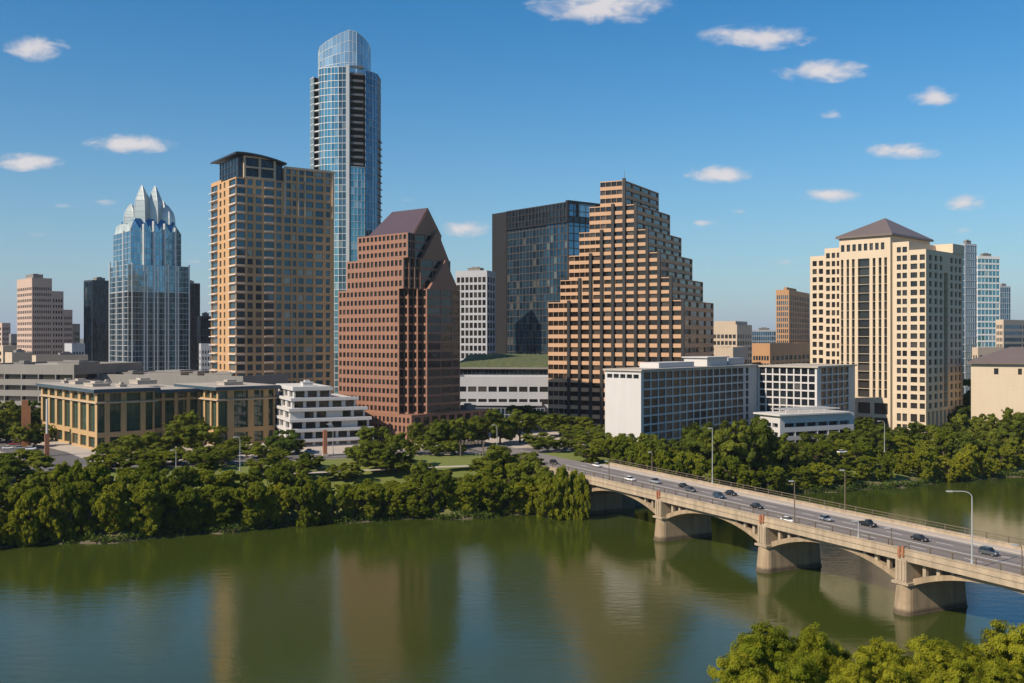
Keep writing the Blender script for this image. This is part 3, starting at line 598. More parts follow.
def build_stepped():
    f = Frame(683, 340, 62); t = thing('stepped_tower', f.base(), 'stepped brown office tower rising in six setbacks with dark vertical fins', 'tower')
    Rr = [450+x/2.63 for x in (613,583,553,522,490,458)]; Lp = [450+x/2.63 for x in (258,290,313,340,367,395)]; yt = [300,277,252,229,204,180]
    D = f.r(713.6); w = MB(); wi = []; z0 = LAND; tops = []; piers = []
    bay = f.l(450+258/2.63) - f.l(450+313/2.63)
    for k in range(6):
        l0, l1 = f.l(Rr[k]) if k else 0.0, f.l(Lp[k]); z1 = zz(yt[k], f.p(l0, 0)[1]); n = 14 if k == 0 else 3; h = (z1-z0)/n
        L = l1-l0; inner = f.l(450+{0:313,1:343,2:372,3:402,4:430,5:458}[k]/2.63)
        cb = [(i*bay/4+.05, (i+1)*bay/4-.05) for i in range(4)]; ns = 10-2*k
        cb += [(bay+(L-bay)*i/ns+.35, bay+(L-bay)*(i+1)/ns-.35) for i in range(ns)] if ns else []
        rows = [(z0+i*h+h*.33, z0+i*h+h*.89) for i in range(n)]
        block(f, w, wi, l0, l1, 0, D, z0, z1, cb, lambda LL: even(LL, 4, .95, .2), rows, depth=.45)
        for i in range(ns+1):
            l = l1-bay-(L-bay)*i/max(ns,1)
            piers.append((l, z1+.6))
        z0 = z1; tops.append(z1)
    w.build('wall', M['brown'], t); windows(t, wi, G['brown'], zmin=12, hide=lambda x, y: x > 606 and y > 366)
    best = {}
    for l, z in piers:
        q = next((k for k in best if abs(k-l) < 1.5), l); best[q] = max(best.get(q, 0), z)
    for l, z in sorted(best.items()):
        b = MB(); b.box(f.p(l, -.2), (1.05, .8), (-f.s, f.c), (LAND, z)); b.build('fin', M['darkpier'], t)
    b = MB(); lt, lb = f.l(Rr[5]), f.l(Lp[5]); b.bar((*f.p(lt+1.5,4), tops[-1]), (*f.p(lt+1.5,4), tops[-1]+4), .10, .05); b.build('mast', M['rail'], t)
def build_hotel():
    a = 49.2; f = Frame(641, 270, a); t = thing('hotel_block', f.base(), 'white slab hotel with dark square windows, a blank sunlit end and an angled wing', 'hotel')
    zt = 31.0; Ll = f.l(605); Lr = f.r(757); w = MB(); wi = []; h = 2.42
    rows = [(LAND+.6+i*h+.26, LAND+.6+i*h+2.22) for i in range(9)]
    zx = lambda a: 590+a/3.657
    main = even(f.r(zx(562))-f.r(zx(195)), 15, .89); o = f.r(zx(195)); cr = [(f.r(zx(172)), f.r(zx(184)))] + [(o+x, o+y) for x, y in main] + [(f.r(zx(570)), f.r(zx(580)))]
    c = f.rect(0, Ll, 0, Lr)
    fac(w, wi, c[3], c[0], LAND, zt, even(Ll, 5, .8, .5), [(zt-2.0, zt-.9)], .5); fac(w, wi, c[0], c[1], LAND, zt, cr, rows, .22)
    for p, q in ((1,2),(2,3)): w.poly((*c[p],LAND),(*c[q],LAND),(*c[q],zt),(*c[p],zt))
    w.poly(*[(*q, zt-.02) for q in c])
    f2 = Frame(817, 307.9, a); l2 = f2.l(757.5); r2 = f2.r(855)
    cl = even(l2, 8, .82, .5); cr2 = even(f2.r(849)-f2.r(821), 5, .88); o2 = f2.r(821)
    block(f2, w, wi, 0, l2, 0, r2, LAND, zt-.2, cl, [(o2+x, o2+y) for x, y in cr2], rows, depth=.3)
    w.build('wall', M['white'], t); windows(t, wi, G['hotel'], zmin=13)
    b = MB(); b.prism(f.rect(-.5, Ll+.4, -.5, Lr+.5), zt+.002, zt+.5, bottom=True); b.build('roof', M['roofgrey'], t)
    b = MB(); b.prism(f2.rect(-.6, l2-.2, -.6, r2+.4), zt-.198, zt+.3, bottom=True); b.build('roof', M['roofgrey'], t)
    b = MB(); b.prism(f.rect(3, 9.5, f.r(668), f.r(703)), zt+.502, zt+2.0); b.build('roof_plant', M['white'], t)
    b = MB(); b.prism(f.rect(3, 9, f.r(737), f.r(753)), zt+.502, zt+2.7); b.build('roof_plant', M['whitecool'], t)
    b = MB(); b.prism(f.rect(2, 10, f.r(713), f.r(733)), zt+.502, zt+3.0); b.prism(f.rect(1.5, 10.5, f.r(712), f.r(734)), zt+3.002, zt+3.3); b.build('roof_plant', M['white'], t)
    fp = Frame(780, 288, 27); w = MB(); wi = []; zp = 17.5; lp, rp = fp.l(757), fp.r(854)
    block(fp, w, wi, 0, lp, 0, rp, LAND, zp, lambda L: even(L, 3, .8, .6), lambda L: even(L, 6, .93, 1.6), [(LAND+.5,LAND+1.8),(LAND+3,LAND+4.2),(LAND+5.6,LAND+6.8)], depth=.9)
    p = w.build('podium', M['white'], t); windows(t, wi, G['hotel'], name='podium_window')
    b = MB(); b.prism(fp.rect(-.8, lp+.8, -.8, rp-2), zp+.002, zp+.45, bottom=True); b.build('roof', M['rooflight'], t)
    b = MB()
    for i in range(9): b.box(fp.p(1.5+lp*.09*i, rp*.5), (rp*.7, .25), (fp.c, fp.s), (zp+1.3, zp+1.6))
    for i in range(4): b.bar((*fp.p(2, 4+i*5), zp+.45), (*fp.p(2, 4+i*5), zp+1.3), .12)
    b.build('trellis', M['rooflight'], t)
def build_cream():
    f = Frame(926, 330, 45); t = thing('pyramid_tower', f.base(), 'cream stone office tower with square windows under a brown pyramid roof', 'tower')
    L = {p: f.l(p) for p in (909, 892, 841, 824, 809)}; R_ = f.r(963); h = 2.9; w = MB(); wi = []
    Zx = lambda a: 790+a/2.846
    def rows_to(z1): return [(z1-1.3-(i+1)*h+.65, z1-1.3-(i+1)*h+2.5) for i in range(40) if z1-1.3-(i+1)*h > LAND+7][::-1]
    def left(l0, l1, r0, z1, spans, extra=None):
        A, B = f.p(l1, r0), f.p(l0, r0); cols = [((l1-f.l(a)), (l1-f.l(b))) for a, b in spans]
        fac(w, wi, A, B, LAND, z1, cols, [(LAND+.5, LAND+2.6),(LAND+3.6, LAND+6.2)] + rows_to(z1), .45)
    zA, zB, zC, zD, zE = f.zl(926,249), f.zl(900,242), f.zl(866,237.5), f.zl(832,248), f.zl(816,256)
    left(0, L[909], 0, zA, [(Zx(343),Zx(362)),(Zx(369),Zx(384))])
    left(L[909], L[892], -.01, zB, [(Zx(304),Zx(316)),(Zx(320),Zx(333))])
    left(L[841], L[824], .4, zD, [(Zx(101),Zx(112)),(Zx(117),Zx(127)),(Zx(131.5),Zx(141))])
    left(L[824], L[809], .8, zE, [(Zx(61),Zx(73)),(Zx(79),Zx(91))])
    # central bay: tall glass strips between stone shafts
    l0, l1 = L[892], L[841]; A, B = f.p(l1, -1.3), f.p(l0, -1.3)
    st = [(150,157),(166,173),(181,189),(198,231),(240,248),(257,265),(273,281)]; cols = [(l1-f.l(Zx(a)), l1-f.l(Zx(b))) for a, b in st]
    zb0, zb1 = LAND+11.2, zC-7.2; n = int((zb1-zb0)/h)
    fac(w, wi, A, B, zb0-.8, zC-6.0, cols, [(zb0+i*(zb1-zb0)/n, zb0+(i+1)*(zb1-zb0)/n-.12) for i in range(n)], .9)
    tw = [(l1-f.l(Zx(150+i*16.2)), l1-f.l(Zx(160+i*16.2))) for i in range(8)]
    fac(w, wi, A, B, zC-6.0, zC, tw, [(zC-4.6, zC-2.2)], .45)
    bw = [(l1-f.l(Zx(a)), l1-f.l(Zx(b))) for a, b in ((150,188),(197,233),(243,283))]
    fac(w, wi, A, B, LAND, zb0-.8, bw, [(LAND+.4, LAND+4.4),(LAND+5.6, LAND+9.4)], .8)
    fac(w, wi, f.p(l0,-1.3), f.p(l0, 31), zA-.5, zC, lambda_even(32.3, 8, .5), [(zC-4.6, zC-2.2)], .4)
    fac(w, wi, f.p(l0,-1.3), f.p(l0, 0), LAND, zA-.5, [], [], .4)
    bk = [f.p(l0,31), f.p(l1,31), f.p(l1,-1.3)]
    for p, q in zip(bk, bk[1:]): w.poly((*p,LAND),(*q,LAND),(*q,zC),(*p,zC))
    # right face
    spans = [(395,404),(411,420),(427,434),(457,464),(470,476),(481,488)]; cr = [(f.r(Zx(a)), f.r(Zx(b))) for a, b in spans]; slot = (f.r(Zx(438)), f.r(Zx(450)))
    rr = rows_to(zA); P, Q = f.p(0,0), f.p(0,R_)
    s0, s1 = slot
    fac(w, wi, f.p(0,0), f.p(0,s0), LAND+8, zA, [c for c in cr if c[1] < s0], rr, .45)
    fac(w, wi, f.p(0,s1), f.p(0,R_), LAND+8, zA, [(a-s1,b-s1) for a, b in cr if a > s1], rr, .45)
    fac(w, wi, f.p(0,s0), f.p(0,s1), LAND+8, zA, [(.15, s1-s0-.15)], [(r[0]-.6, r[0]+2.2) for r in rr[:-2]], 1.2)
    fac(w, wi, P, Q, LAND, LAND+8, even(R_, 9, .62, .8), [(LAND+.3, LAND+7)], 1.0)
    for (a, b, r, z) in ((0, L[909], 0, zA), (L[909], L[892], 0, zB), (L[841], L[824], .4, zD), (L[824], L[809], .8, zE)):
        w.poly(*[(*q, z-.03) for q in f.rect(a, b, r, R_)])
        for p, q in ((f.p(a,R_), f.p(b,R_)), (f.p(b,R_), f.p(b,r)), (f.p(a,r), f.p(a,R_)) if a else (f.p(a,R_-.01), f.p(a,R_))): w.poly((*p,LAND),(*q,LAND),(*q,z),(*p,z))
    w.build('wall', M['cream'], t)
    windows(t, wi, G['dark'], zmin=14, hide=lambda x, y: x < 858 and y > 362)
    b = MB(); zr = f.zr(957, 244.5); b.prism(f.rect(-.3, 8, f.r(952), R_+.3), zA+.003, zr); b.build('corner_block', M['cream'], t)
    b = MB(); c = f.rect(l0-1, l1+1, -2.2, 32); ap = ((c[0][0]+c[2][0])/2, (c[0][1]+c[2][1])/2, 82.6)
    lo = [(*p, zC+.02) for p in c]; up = [(*p, zC+.7) for p in c]
    b.loft([lo, up]); 
    for i in range(4): b.poly(up[i], up[(i+1)%4], ap)
    b.build('pyramid_roof', M['greyroof'], t)
def lambda_even(L, n, fr): return even(L, n, fr, .8)
def build_office():
    f = Frame(97, 279, 41); t = thing('office_block', f.base(), 'low tan stone office block with tall green glass bays and overhanging flat roof', 'office building')
    f2 = Frame(218, 292, 41); zt = 24.7
    w = MB(); wi = []; rows = [(LAND+.6, LAND+3.6), (LAND+5.0, LAND+13.0), (LAND+13.7, LAND+15.9)]
    Ll, Lr = f.l(41), f.r(154.5); Zx = lambda a: a/3.53
    fr = lambda fx, ps: [(fx.r(Zx(a)), fx.r(Zx(b))) for a, b in ps]
    cR = [(.2, f.r(Zx(370)))] + fr(f, ((388,428),(447,497),(514,541)))
    block(f, w, wi, 0, Ll, 0, Lr, LAND, zt, even(Ll, 7, .72, .8), cR, rows, depth=.7)
    Ll2, Lr2 = f2.l(198), f2.r(275)
    cR2 = [(.2, f2.r(Zx(803)))] + fr(f2, ((826,876),(897,930),(948,966)))
    block(f2, w, wi, 0, Ll2+14, 0, Lr2, LAND, zt, even(Ll2+14, 6, .76, .6), cR2, rows, depth=.7)
    block(f, w, wi, 4.2, 34, Lr-.5, 33, LAND, zt-.9, lambda L: even(L, 4, .7, .5), lambda L: even(L, 4, .74, 1.0), rows, depth=.7)
    w.build('wall', M['buffstone'], t)
    def frame(q, o):
        A, B, C, D = [Vector(p) for p in q]; L = (B-A).length; H = (D-A).length; n = (B-A).cross(D-A).normalized()*.06; m = MB()
        for i in range(1, max(2, round(L/1.6))): x = A+(B-A)*i/max(2, round(L/1.6)); m.bar(x+n, x+(D-A)+n, .05, n=4)
        for k in range(0, max(2, round(H/1.9))+1): x = A+(D-A)*k/max(2, round(H/1.9)); m.bar(x+n, x+(B-A)+n, .06, n=4)
        m.build('frame', M['mulldark'], o)
    windows(t, wi, G['green'], frame=frame)
    for ff, a, b, c, d, z in ((f,0,Ll,0,Lr,zt),(f2,0,Ll2+14,0,Lr2,zt),(f,4.2,34,Lr-.5,33,zt-.9)):
        x = MB(); x.prism(ff.rect(a-1.3, b+1.0, c-1.3, d+(1.3 if z == zt else -1)), z+.004, z+.95, bottom=True); x.build('roof_edge', M['bluemetal'], t)
        x = MB(); x.prism(ff.rect(a-1.1, b+.8, c-1.1, d+(1.1 if z == zt else -1.2)), z+.952, z+1.05); x.build('roof', M['roofgrey'], t)
    for ff, a, b, c, d in ((f,0,Ll,0,Lr),(f2,0,Ll2,0,Lr2)):     # pale ledge between the main glazing and the clerestory
        x = MB(); zc = LAND+13.3
        x.prism([ff.p(-.5,-.5), ff.p(-.5,d+.8), ff.p(-.003,d+.8), ff.p(-.003,-.003), ff.p(b,-.003), ff.p(b,-.5)], zc-.14, zc+.14, bottom=True); x.build('ledge', M['beige'], t)
    roof_units(t, f, [(18, 6, 8, 5, .7),(36, 7, 6, 5, .8),(24,22,7,6,1.0),(9,10,3,2,.5),(30,13,2,2,.6),(45,6,3,3,.6)], zt+1.055, M['roofgrey']); roof_units(t, f2, [(9, 8, 5, 6, .8)], zt+1.055, M['roofgrey'])
M['balc'] = mat('dark grey balcony edge', (.11,.115,.12), .6, .1)
M['jwgrid'] = mat('brown anodised grid', (.055,.047,.042), .45, .1)
M['bluemetal'] = mat('dark blue metal fascia', (.03,.06,.085), .4, .12)
def build_terrace():
    f = Frame(291, 288, 25); t = thing('terraced_building', f.base(), 'white terraced apartment building stepping back in five levels beside the tan offices', 'apartments')
    h = 2.95; ends = [371, 371, 369, 366, 358, 334]; L0 = f.l(274)
    for k in range(6):
        z = LAND + k*h - (1.0 if k else 0); R1 = f.r(ends[k]); s = max(0, k-2)*1.1; w = MB(); wi = []; rs = max(0, k-3)*.8
        z1 = z+h if k else z+h-1.0
        nb = max(3, round((R1-rs)/3.6)); cr = []
        for i in range(nb):
            if RNG.random() < .86: a = (R1-rs)*(i+.08+.1*RNG.random())/nb; cr.append((a, (R1-rs)*(i+.86)/nb))
        block(f, w, wi, s, L0+2-s*.2, rs, R1, z, z1, lambda L: even(L, 3, .6, .5), cr, [(z+.35, z1-.75)], depth=.6)
        w.build('wall', M['white'], t); windows(t, wi, G['dark'], frame=None)
        b = MB(); b.prism([f.p(s-1.3, rs-.6), f.p(s-1.3, R1+(.5 if k < 5 else .3)), f.p(s-.003, R1+.5), f.p(s-.003, rs-.003), f.p(L0+1, rs-.003), f.p(L0+1, rs-.6)], z1-.55, z1+.3, bottom=True); b.build('balcony', M['white'], t)
    zt = LAND+6*h-1; b = MB(); b.prism(f.rect(2.0, L0+2, 1, f.r(333)), zt+.305, zt+.6, bottom=True); b.build('roof', M['rooflight'], t)
    roof_units(t, f, [(6, 6, 3, 3, 1)], zt+.605, M['white'])
def simple_tower(name, label, cat, px, Y, a, lp, rp, ytop, m, g, h=3.4, ncl=5, ncr=8, fr=.6, fl=None, rs=.55, sill=.25, z0=LAND, deep=None, roofm=None, zmin=20, units=None, depth=.3, ldeep=None):
    f = Frame(px, Y, a); t = thing(name, f.base(0, 0, z0), label, cat); w = MB(); wi = []; z1 = zz(ytop, Y)
    Ll = ldeep or f.l(lp); Lr = deep or f.r(rp); n = max(1, int((z1-z0-1.2)/h)); rows = [(z0+(i+sill)*h, z0+(i+sill+rs)*h) for i in range(n)]
    block(f, w, wi, 0, Ll, 0, Lr, z0, z1, lambda L: even(L, ncl, fl or fr, .4), lambda L: even(L, ncr, fr, .4), rows, depth=depth, roof=True)
    w.build('wall', m, t); windows(t, wi, g, zmin=zmin)
    if roofm: b = MB(); b.prism(f.rect(.4, Ll-.4, .4, Lr-.4), z1+.003, z1+.12); b.build('roof', roofm, t)
    b = MB(); parapet(b, f.rect(0, Ll, 0, Lr), z1, .8, .35); b.build('parapet', m, t)
    if units: roof_units(t, f, [(Ll*u[0], Lr*u[1], Ll*u[2], Lr*u[3], u[4]) for u in units], z1+.13)
    return f, t, Ll, Lr, z1
def curtain_tower(name, label, cat, px, Y, a, lp, rp, ytop, gl_, gr_, mm, nl, nr_, h=3.6, w=.15, hw=.2, deep=None, ldeep=None, z0=LAND, vert=True, top=None, units=True):
    f = Frame(px, Y, a); t = thing(name, f.base(0, 0, z0), label, cat); z1 = zz(ytop, Y); Ll = ldeep or f.l(lp); Lr = deep or f.r(rp); n = int((z1-z0)/h); c = f.rect(0, Ll, 0, Lr)
    for (A, B, nc, g) in ((c[3], c[0], nl, gl_), (c[0], c[1], nr_, gr_)):
        G_ = MB(); U = MB(); curtain(G_, U, A, B, z0, z1, nc, n, w, .2, vert=vert, hw=hw); o = G_.build('glass_wall', g, t); U.build('mullion_grid', mm, o)
    b = MB()
    for p, q in ((1,2),(2,3)): b.poly((*c[p],z0),(*c[q],z0),(*c[q],z1),(*c[p],z1))
    b.poly(*[(*q, z1-.3) for q in c]); b.build('back_wall', M['grey'], t)
    b = MB(); parapet(b, c, z1, .7, .5); b.build('parapet', mm, t)
    if units: roof_units(t, f, [(Ll*.5, Lr*.5, Ll*.4, Lr*.4, 2.2)], z1)
    return f, t, Ll, Lr, z1
build_residential(); build_austonian(); build_frost(); build_redgable(); build_stepped(); build_hotel(); build_cream(); build_office(); build_terrace()
# mirror-dark hotel slab behind the stepped tower
f, t, Ll, Lr, z1 = curtain_tower('slab_tower', 'broad black gridded glass slab tower standing behind the stepped brown tower', 'tower', 568, 470, 39, 507, 598, 203, G['jw'], G['jwside'], M['jwgrid'], 18, 8, h=3.5, w=.42, hw=.4, deep=30, units=False)
b = MB(); b.prism(f.rect(Ll+.01, f.l(493), -.6, 14), LAND, z1+.3); b.build('end_slab', M['bronze'], t)
gl = MB(); mu = MB(); curtain(gl, mu, f.p(Ll+.0,-.62), f.p(-.4,-.62), z1-9, z1+.4, 18, 3, .8, .3, hw=.5); curtain(gl, mu, f.p(-.42,-.6), f.p(-.42,30), z1-9, z1-6, 8, 1, .5, .3); g = gl.build('screen', G['black'], t); mu.build('mullion_grid', M['bronze'], g)
b = MB(); 
for r in (-.2, 6, 18, 29.6): b.box(f.p(-.3, r), (.9, 1), (f.c, f.s), (z1-6, z1))
b.prism([f.p(-.8,-.7), f.p(-.8,30.3), f.p(1,30.3), f.p(1,-.7)], z1+.41, z1+1.3, bottom=True); b.build('screen_frame', M['bronze'], t)
gl = MB(); curtain(gl, MB(), f.p(-.2,6.6), f.p(-.2,17.4), z1-5.8, z1+.2, 4, 1); gl.build('screen', G['pale'], t)  # bright sky in the top frame, painted as a pale panel
f, t, Ll, Lr, z1 = simple_tower('grid_tower', 'pale office tower with a grid of dark windows between the red tower and black slab', 'tower', 487, 465, 72, 455.6, 495.5, 272, M['whitecool'], G['dark'], h=3.55, ncl=7, ncr=3, fr=.74, rs=.7, sill=.18, zmin=30, roofm=M['roofgrey'], units=[(.5,.5,.4,.4,2)])
# planted-roof hall and white podium below them
f = Frame(556, 402, 84); t = thing('convention_hall', f.base(), 'dark glass hall under a sloping grass roof behind the white podium', 'hall'); z1 = 27.5; Ll = f.l(455)
gl = MB(); mu = MB(); curtain(gl, mu, f.p(Ll,0), f.p(0,0), LAND, z1, 24, 4, .2, .2, hw=.3); g = gl.build('glass_wall', G['black'], t); mu.build('mullion_grid', M['mulldark'], g)
b = MB(); b.prism(f.rect(0, Ll, .05, 44), LAND, z1-.05); b.build('wall', M['grey'], t)
b = MB(); b.prism(f.rect(-.6, Ll+.6, -1.4, 1), z1+.003, z1+.6, bottom=True); b.build('roof_edge', M['grey'], t)
nn = 60; V = []; Fq = []
for i in range(nn+1):
    for j in range(13):
        p = f.p(Ll*i/nn, .6+43*j/12); V.append((p[0]-t.location.x, p[1]-t.location.y, z1+.35+5.0*(j/12)**.7+RNG.normal(0,.12)-LAND))
for i in range(nn):
    for j in range(12): Fq.append((i*13+j, (i+1)*13+j, (i+1)*13+j+1, i*13+j+1))
o = np_mesh('grass_roof', np.array(V), np.array(Fq), M['hedge'], t)
f, t, Ll, Lr, z1 = simple_tower('podium_building', 'long low white building with strip windows in front of the grass roofed hall', 'building', 550, 378, 86, 456, 552, 379, M['whitecool'], G['dark'], h=4.7, ncl=9, ncr=2, fr=.82, rs=.42, sill=.36, deep=20, roofm=M['rooflight'], zmin=12)  # bluish shade on this white block is put into its grey wall colour
b = MB(); b.prism([f.p(3,-2.2), f.p(3,-.05), f.p(Ll-2,-.05), f.p(Ll-2,-2.2)], LAND+6.0, LAND+7.2, bottom=True); b.build('balcony', M['whitecool'], t)
gl = MB(); mu = MB(); curtain(gl, mu, f.p(Ll-1,-2.4), f.p(2,-2.4), LAND, LAND+5.2, 22, 2, .15, .15); g = gl.build('glass_wall', G['jw'], t); mu.build('mullion_grid', M['mull'], g)
# left background
f, t, Ll, Lr, z1 = simple_tower('pink_tower', 'pinkish banded concrete tower with stepped shoulders at the far left', 'tower', 32, 600, 42, 17, 52, 279, M['pink'], G['dark'], h=3.5, ncl=8, ncr=10, fr=.62, rs=.5, zmin=36, units=[(.5,.5,.5,.5,3)])
for ra, rb, yt in ((52.02,63.5,292),(63.52,72.5,310)):
    w = MB(); wi = []; zt = zz(yt, 620); r0, r1 = f.r(ra), f.r(rb); n = int((zt-LAND-1)/3.5); block(f, w, wi, 0, Ll, r0, r1, LAND, zt, [], lambda L: even(L, 4, .62, .3), [(LAND+(i+.25)*3.5, LAND+(i+.75)*3.5) for i in range(n)]); w.build('wall', M['pink'], t); windows(t, wi, G['dark'], zmin=36)
simple_tower('annex', 'small beige block tucked against the right side of the pinkish tower', 'building', 74, 640, 60, 71, 80, 325, M['beige'], G['dark'], h=3.6, ncl=2, ncr=3, zmin=36)
curtain_tower('black_tower', 'plain black glass tower to the left of the petal crowned tower', 'tower', 92.5, 620, 52, 84, 114, 281, G['jw'], G['black'], M['mulldark'], 6, 14, h=3.6, w=.1, hw=.12, ldeep=None)
curtain_tower('black_tower', 'dark glass tower peeping out to the right behind the petal crowned tower', 'tower', 186, 640, 30, 180, 200, 284, G['black'], G['black'], M['mulldark'], 5, 10, w=.12, hw=.12)
curtain_tower('dark_block', 'lower dark office block between the petal crowned tower and the gold apartment tower', 'office building', 200.5, 600, 36, 197, 214, 317, G['black'], G['black'], M['mulldark'], 3, 9, w=.2, hw=.3)
simple_tower('pale_block', 'small pale block low beside the gold apartment tower', 'building', 201, 520, 30, 199, 216, 345, M['whitecool'], G['dark'], h=3.2, ncl=2, ncr=5, zmin=20)
simple_tower('brown_block', 'brown office block cut off by the left edge of the picture', 'building', 2, 700, 50, -12, 10.5, 324, M['pink'], G['dark'], h=3.6, ncl=4, ncr=5, zmin=30)
simple_tower('grey_block', 'grey block standing just right of the brown office block', 'building', 11, 690, 45, 9, 18.5, 335, M['grey'], G['dark'], h=3.6, ncl=2, ncr=4, zmin=30)
simple_tower('beige_block', 'low beige building in front of the brown office block', 'building', 3, 520, 55, -18, 17, 347, M['beige'], G['dark'], h=3.6, ncl=3, ncr=4, zmin=20, roofm=M['rooflight'])
simple_tower('beige_block', 'low beige building at the foot of the pinkish tower', 'building', 12, 480, 45, 5, 33, 354, M['beige'], G['dark'], h=4, ncl=2, ncr=6, zmin=20, roofm=M['rooflight'], units=[(.5,.5,.4,.4,1.5)])
simple_tower('beige_block', 'long low beige building between the pinkish and black towers', 'building', 36, 470, 45, 32, 88, 357, M['beige'], G['dark'], h=4, ncl=3, ncr=14, fr=.7, rs=.4, zmin=20, roofm=M['rooflight'], units=[(.5,.6,.4,.25,1.5)])
simple_tower('arched_block', 'small pale block with a bright end standing before the black tower', 'building', 72, 500, 40, 64.5, 85, 345, M['whitecool'], G['jw'], h=3.6, ncl=1, ncr=4, fr=.7, zmin=20)
f, t, Ll, Lr, z1 = simple_tower('parking_garage', 'grey concrete garage with long dark openings behind the tan offices', 'garage', 74, 352, 76, -30, 90, 367, M['grey'], G['dark'], h=3.9, ncl=6, ncr=3, fr=.95, rs=.46, sill=.3, deep=40, roofm=M['roofgrey'], zmin=12, depth=1.0, units=[(.3,.5,.2,.3,1.0),(.7,.3,.1,.15,.9),(.55,.7,.15,.1,.8)])
f, t, Ll, Lr, z1 = simple_tower('concrete_hall', 'low flat roofed concrete hall behind the tan offices', 'building', 243, 345, 70, 78, 250, 378.5, M['grey'], G['dark'], h=5, ncl=18, ncr=4, fr=.7, rs=.4, sill=.35, deep=42, roofm=M['roofgrey'], zmin=19, units=[(.25,.4,.16,.3,.8),(.6,.5,.2,.4,1.0),(.4,.3,.05,.1,.7),(.8,.3,.06,.15,.8),(.12,.7,.08,.1,.9),(.5,.8,.1,.1,.8)])
# right background
f, t, Ll, Lr, z1 = simple_tower('brick_tower', 'orange brown brick tower with blue glass bays left of the pyramid roofed tower', 'tower', 789, 600, 62, 776, 812, 291, M['orange'], G['blue'], h=3.4, ncl=6, ncr=12, fr=.62, rs=.72, sill=.12, zmin=36, ldeep=None, deep=60)
b = MB(); b.prism(f.rect(2, Ll*.5, 3, 30), z1+.01, z1+2.5); b.build('roof_plant', M['orange'], t)
f, t, Ll, Lr, z1 = simple_tower('beige_office', 'beige mid-rise office block right of the stepped brown tower', 'office building', 737, 520, 62, 712, 752, 326, M['beige'], G['dark'], h=3.4, ncl=6, ncr=6, fr=.75, rs=.6, sill=.2, zmin=28)
b = MB(); b.prism(f.rect(1, Ll-1, 1, Lr-6), z1+.01, z1+2.6); b.build('roof_plant', M['beige'], t)
curtain_tower('glass_block', 'low blue grey glass block on the skyline between the beige office and brick tower', 'office building', 752, 820, 6, 750, 778, 331, G['blue'], G['blue'], M['mull'], 2, 12, h=4, hw=.5)
simple_tower('brick_block', 'low brick block with pale roof slab at the foot of the brick tower', 'building', 770, 455, 55, 752, 812, 345, M['orange'], G['jw'], h=3.4, ncl=6, ncr=9, fr=.7, rs=.6, zmin=24, roofm=M['rooflight'], deep=55)
simple_tower('beige_block', 'small beige block behind the hotel roof at the foot of the beige office', 'building', 733, 430, 62, 714, 756, 349, M['beige'], G['dark'], h=3.2, ncl=3, ncr=3, fr=.6, zmin=26, deep=25)
curtain_tower('curved_tower', 'dark blue glass tower directly behind the right edge of the pyramid roofed tower', 'tower', 965, 500, 22, 958, 976.5, 245, G['blue'], G['blue'], M['mull'], 3, 6, h=3.4, w=.12, hw=.25)
curtain_tower('banded_tower', 'pale glass tower with white floor bands right of the pyramid roofed tower', 'tower', 977.5, 650, 16, 972, 999.5, 257, G['frost'], G['teal'], M['mullwhite'], 3, 6, h=4.1, w=.1, hw=1.1)
curtain_tower('blue_tower', 'small distant blue glass tower right of the white banded tower', 'tower', 1000, 760, 18, 996, 1010.5, 287, G['blue'], G['blue'], M['mull'], 3, 5, h=4, w=.1, hw=.4)
f, t, Ll, Lr, z1 = simple_tower('frame_office', 'cream framed office block with ribbon glass at the right edge of the picture', 'office building', 1003.5, 560, 40, 995.5, 1040, 321, M['beige'], G['jw'], h=3.6, ncl=4, ncr=2, fr=.94, fl=.6, rs=.6, sill=.2, zmin=24)
simple_tower('beige_block', 'low tan building seen between the pyramid roofed tower and hip roofed block', 'building', 978, 480, 25, 972, 1004, 349, M['beige'], G['dark'], h=4, ncl=2, ncr=5, zmin=26, roofm=M['rooflight'])
f = Frame(971, 333, -25); t = thing('hip_roof_block', f.base(), 'blank tan block with a shallow brown hip roof at the right edge of the picture', 'building')
w = MB(); wi = []; zt = 31.4; block(f, w, wi, 0, 26, 0, 42, LAND, zt, [], [(f.r(994), f.r(998.5)), (f.r(1018), f.r(1022)), (30,32),(36,38)], [(zt-3.4, zt-1.4)]); w.build('wall', M['creamtan'] if 'creamtan' in M else M['cream'], t); windows(t, wi, G['dark'])
c = f.rect(-1.1, 27, -1.1, 43); rg = [(*f.p(13,12), zt+5.6), (*f.p(13,30), zt+5.6)]; b = MB(); lo = [(*p, zt+.003) for p in c]; up = [(*p, zt+.5) for p in c]; b.loft([lo, up])
b.poly(up[0], up[1], rg[1], rg[0]); b.poly(up[1], up[2], rg[1]); b.poly(up[2], up[3], rg[0], rg[1]); b.poly(up[3], up[0], rg[0]); b.build('hip_roof', M['greyroof'], t)
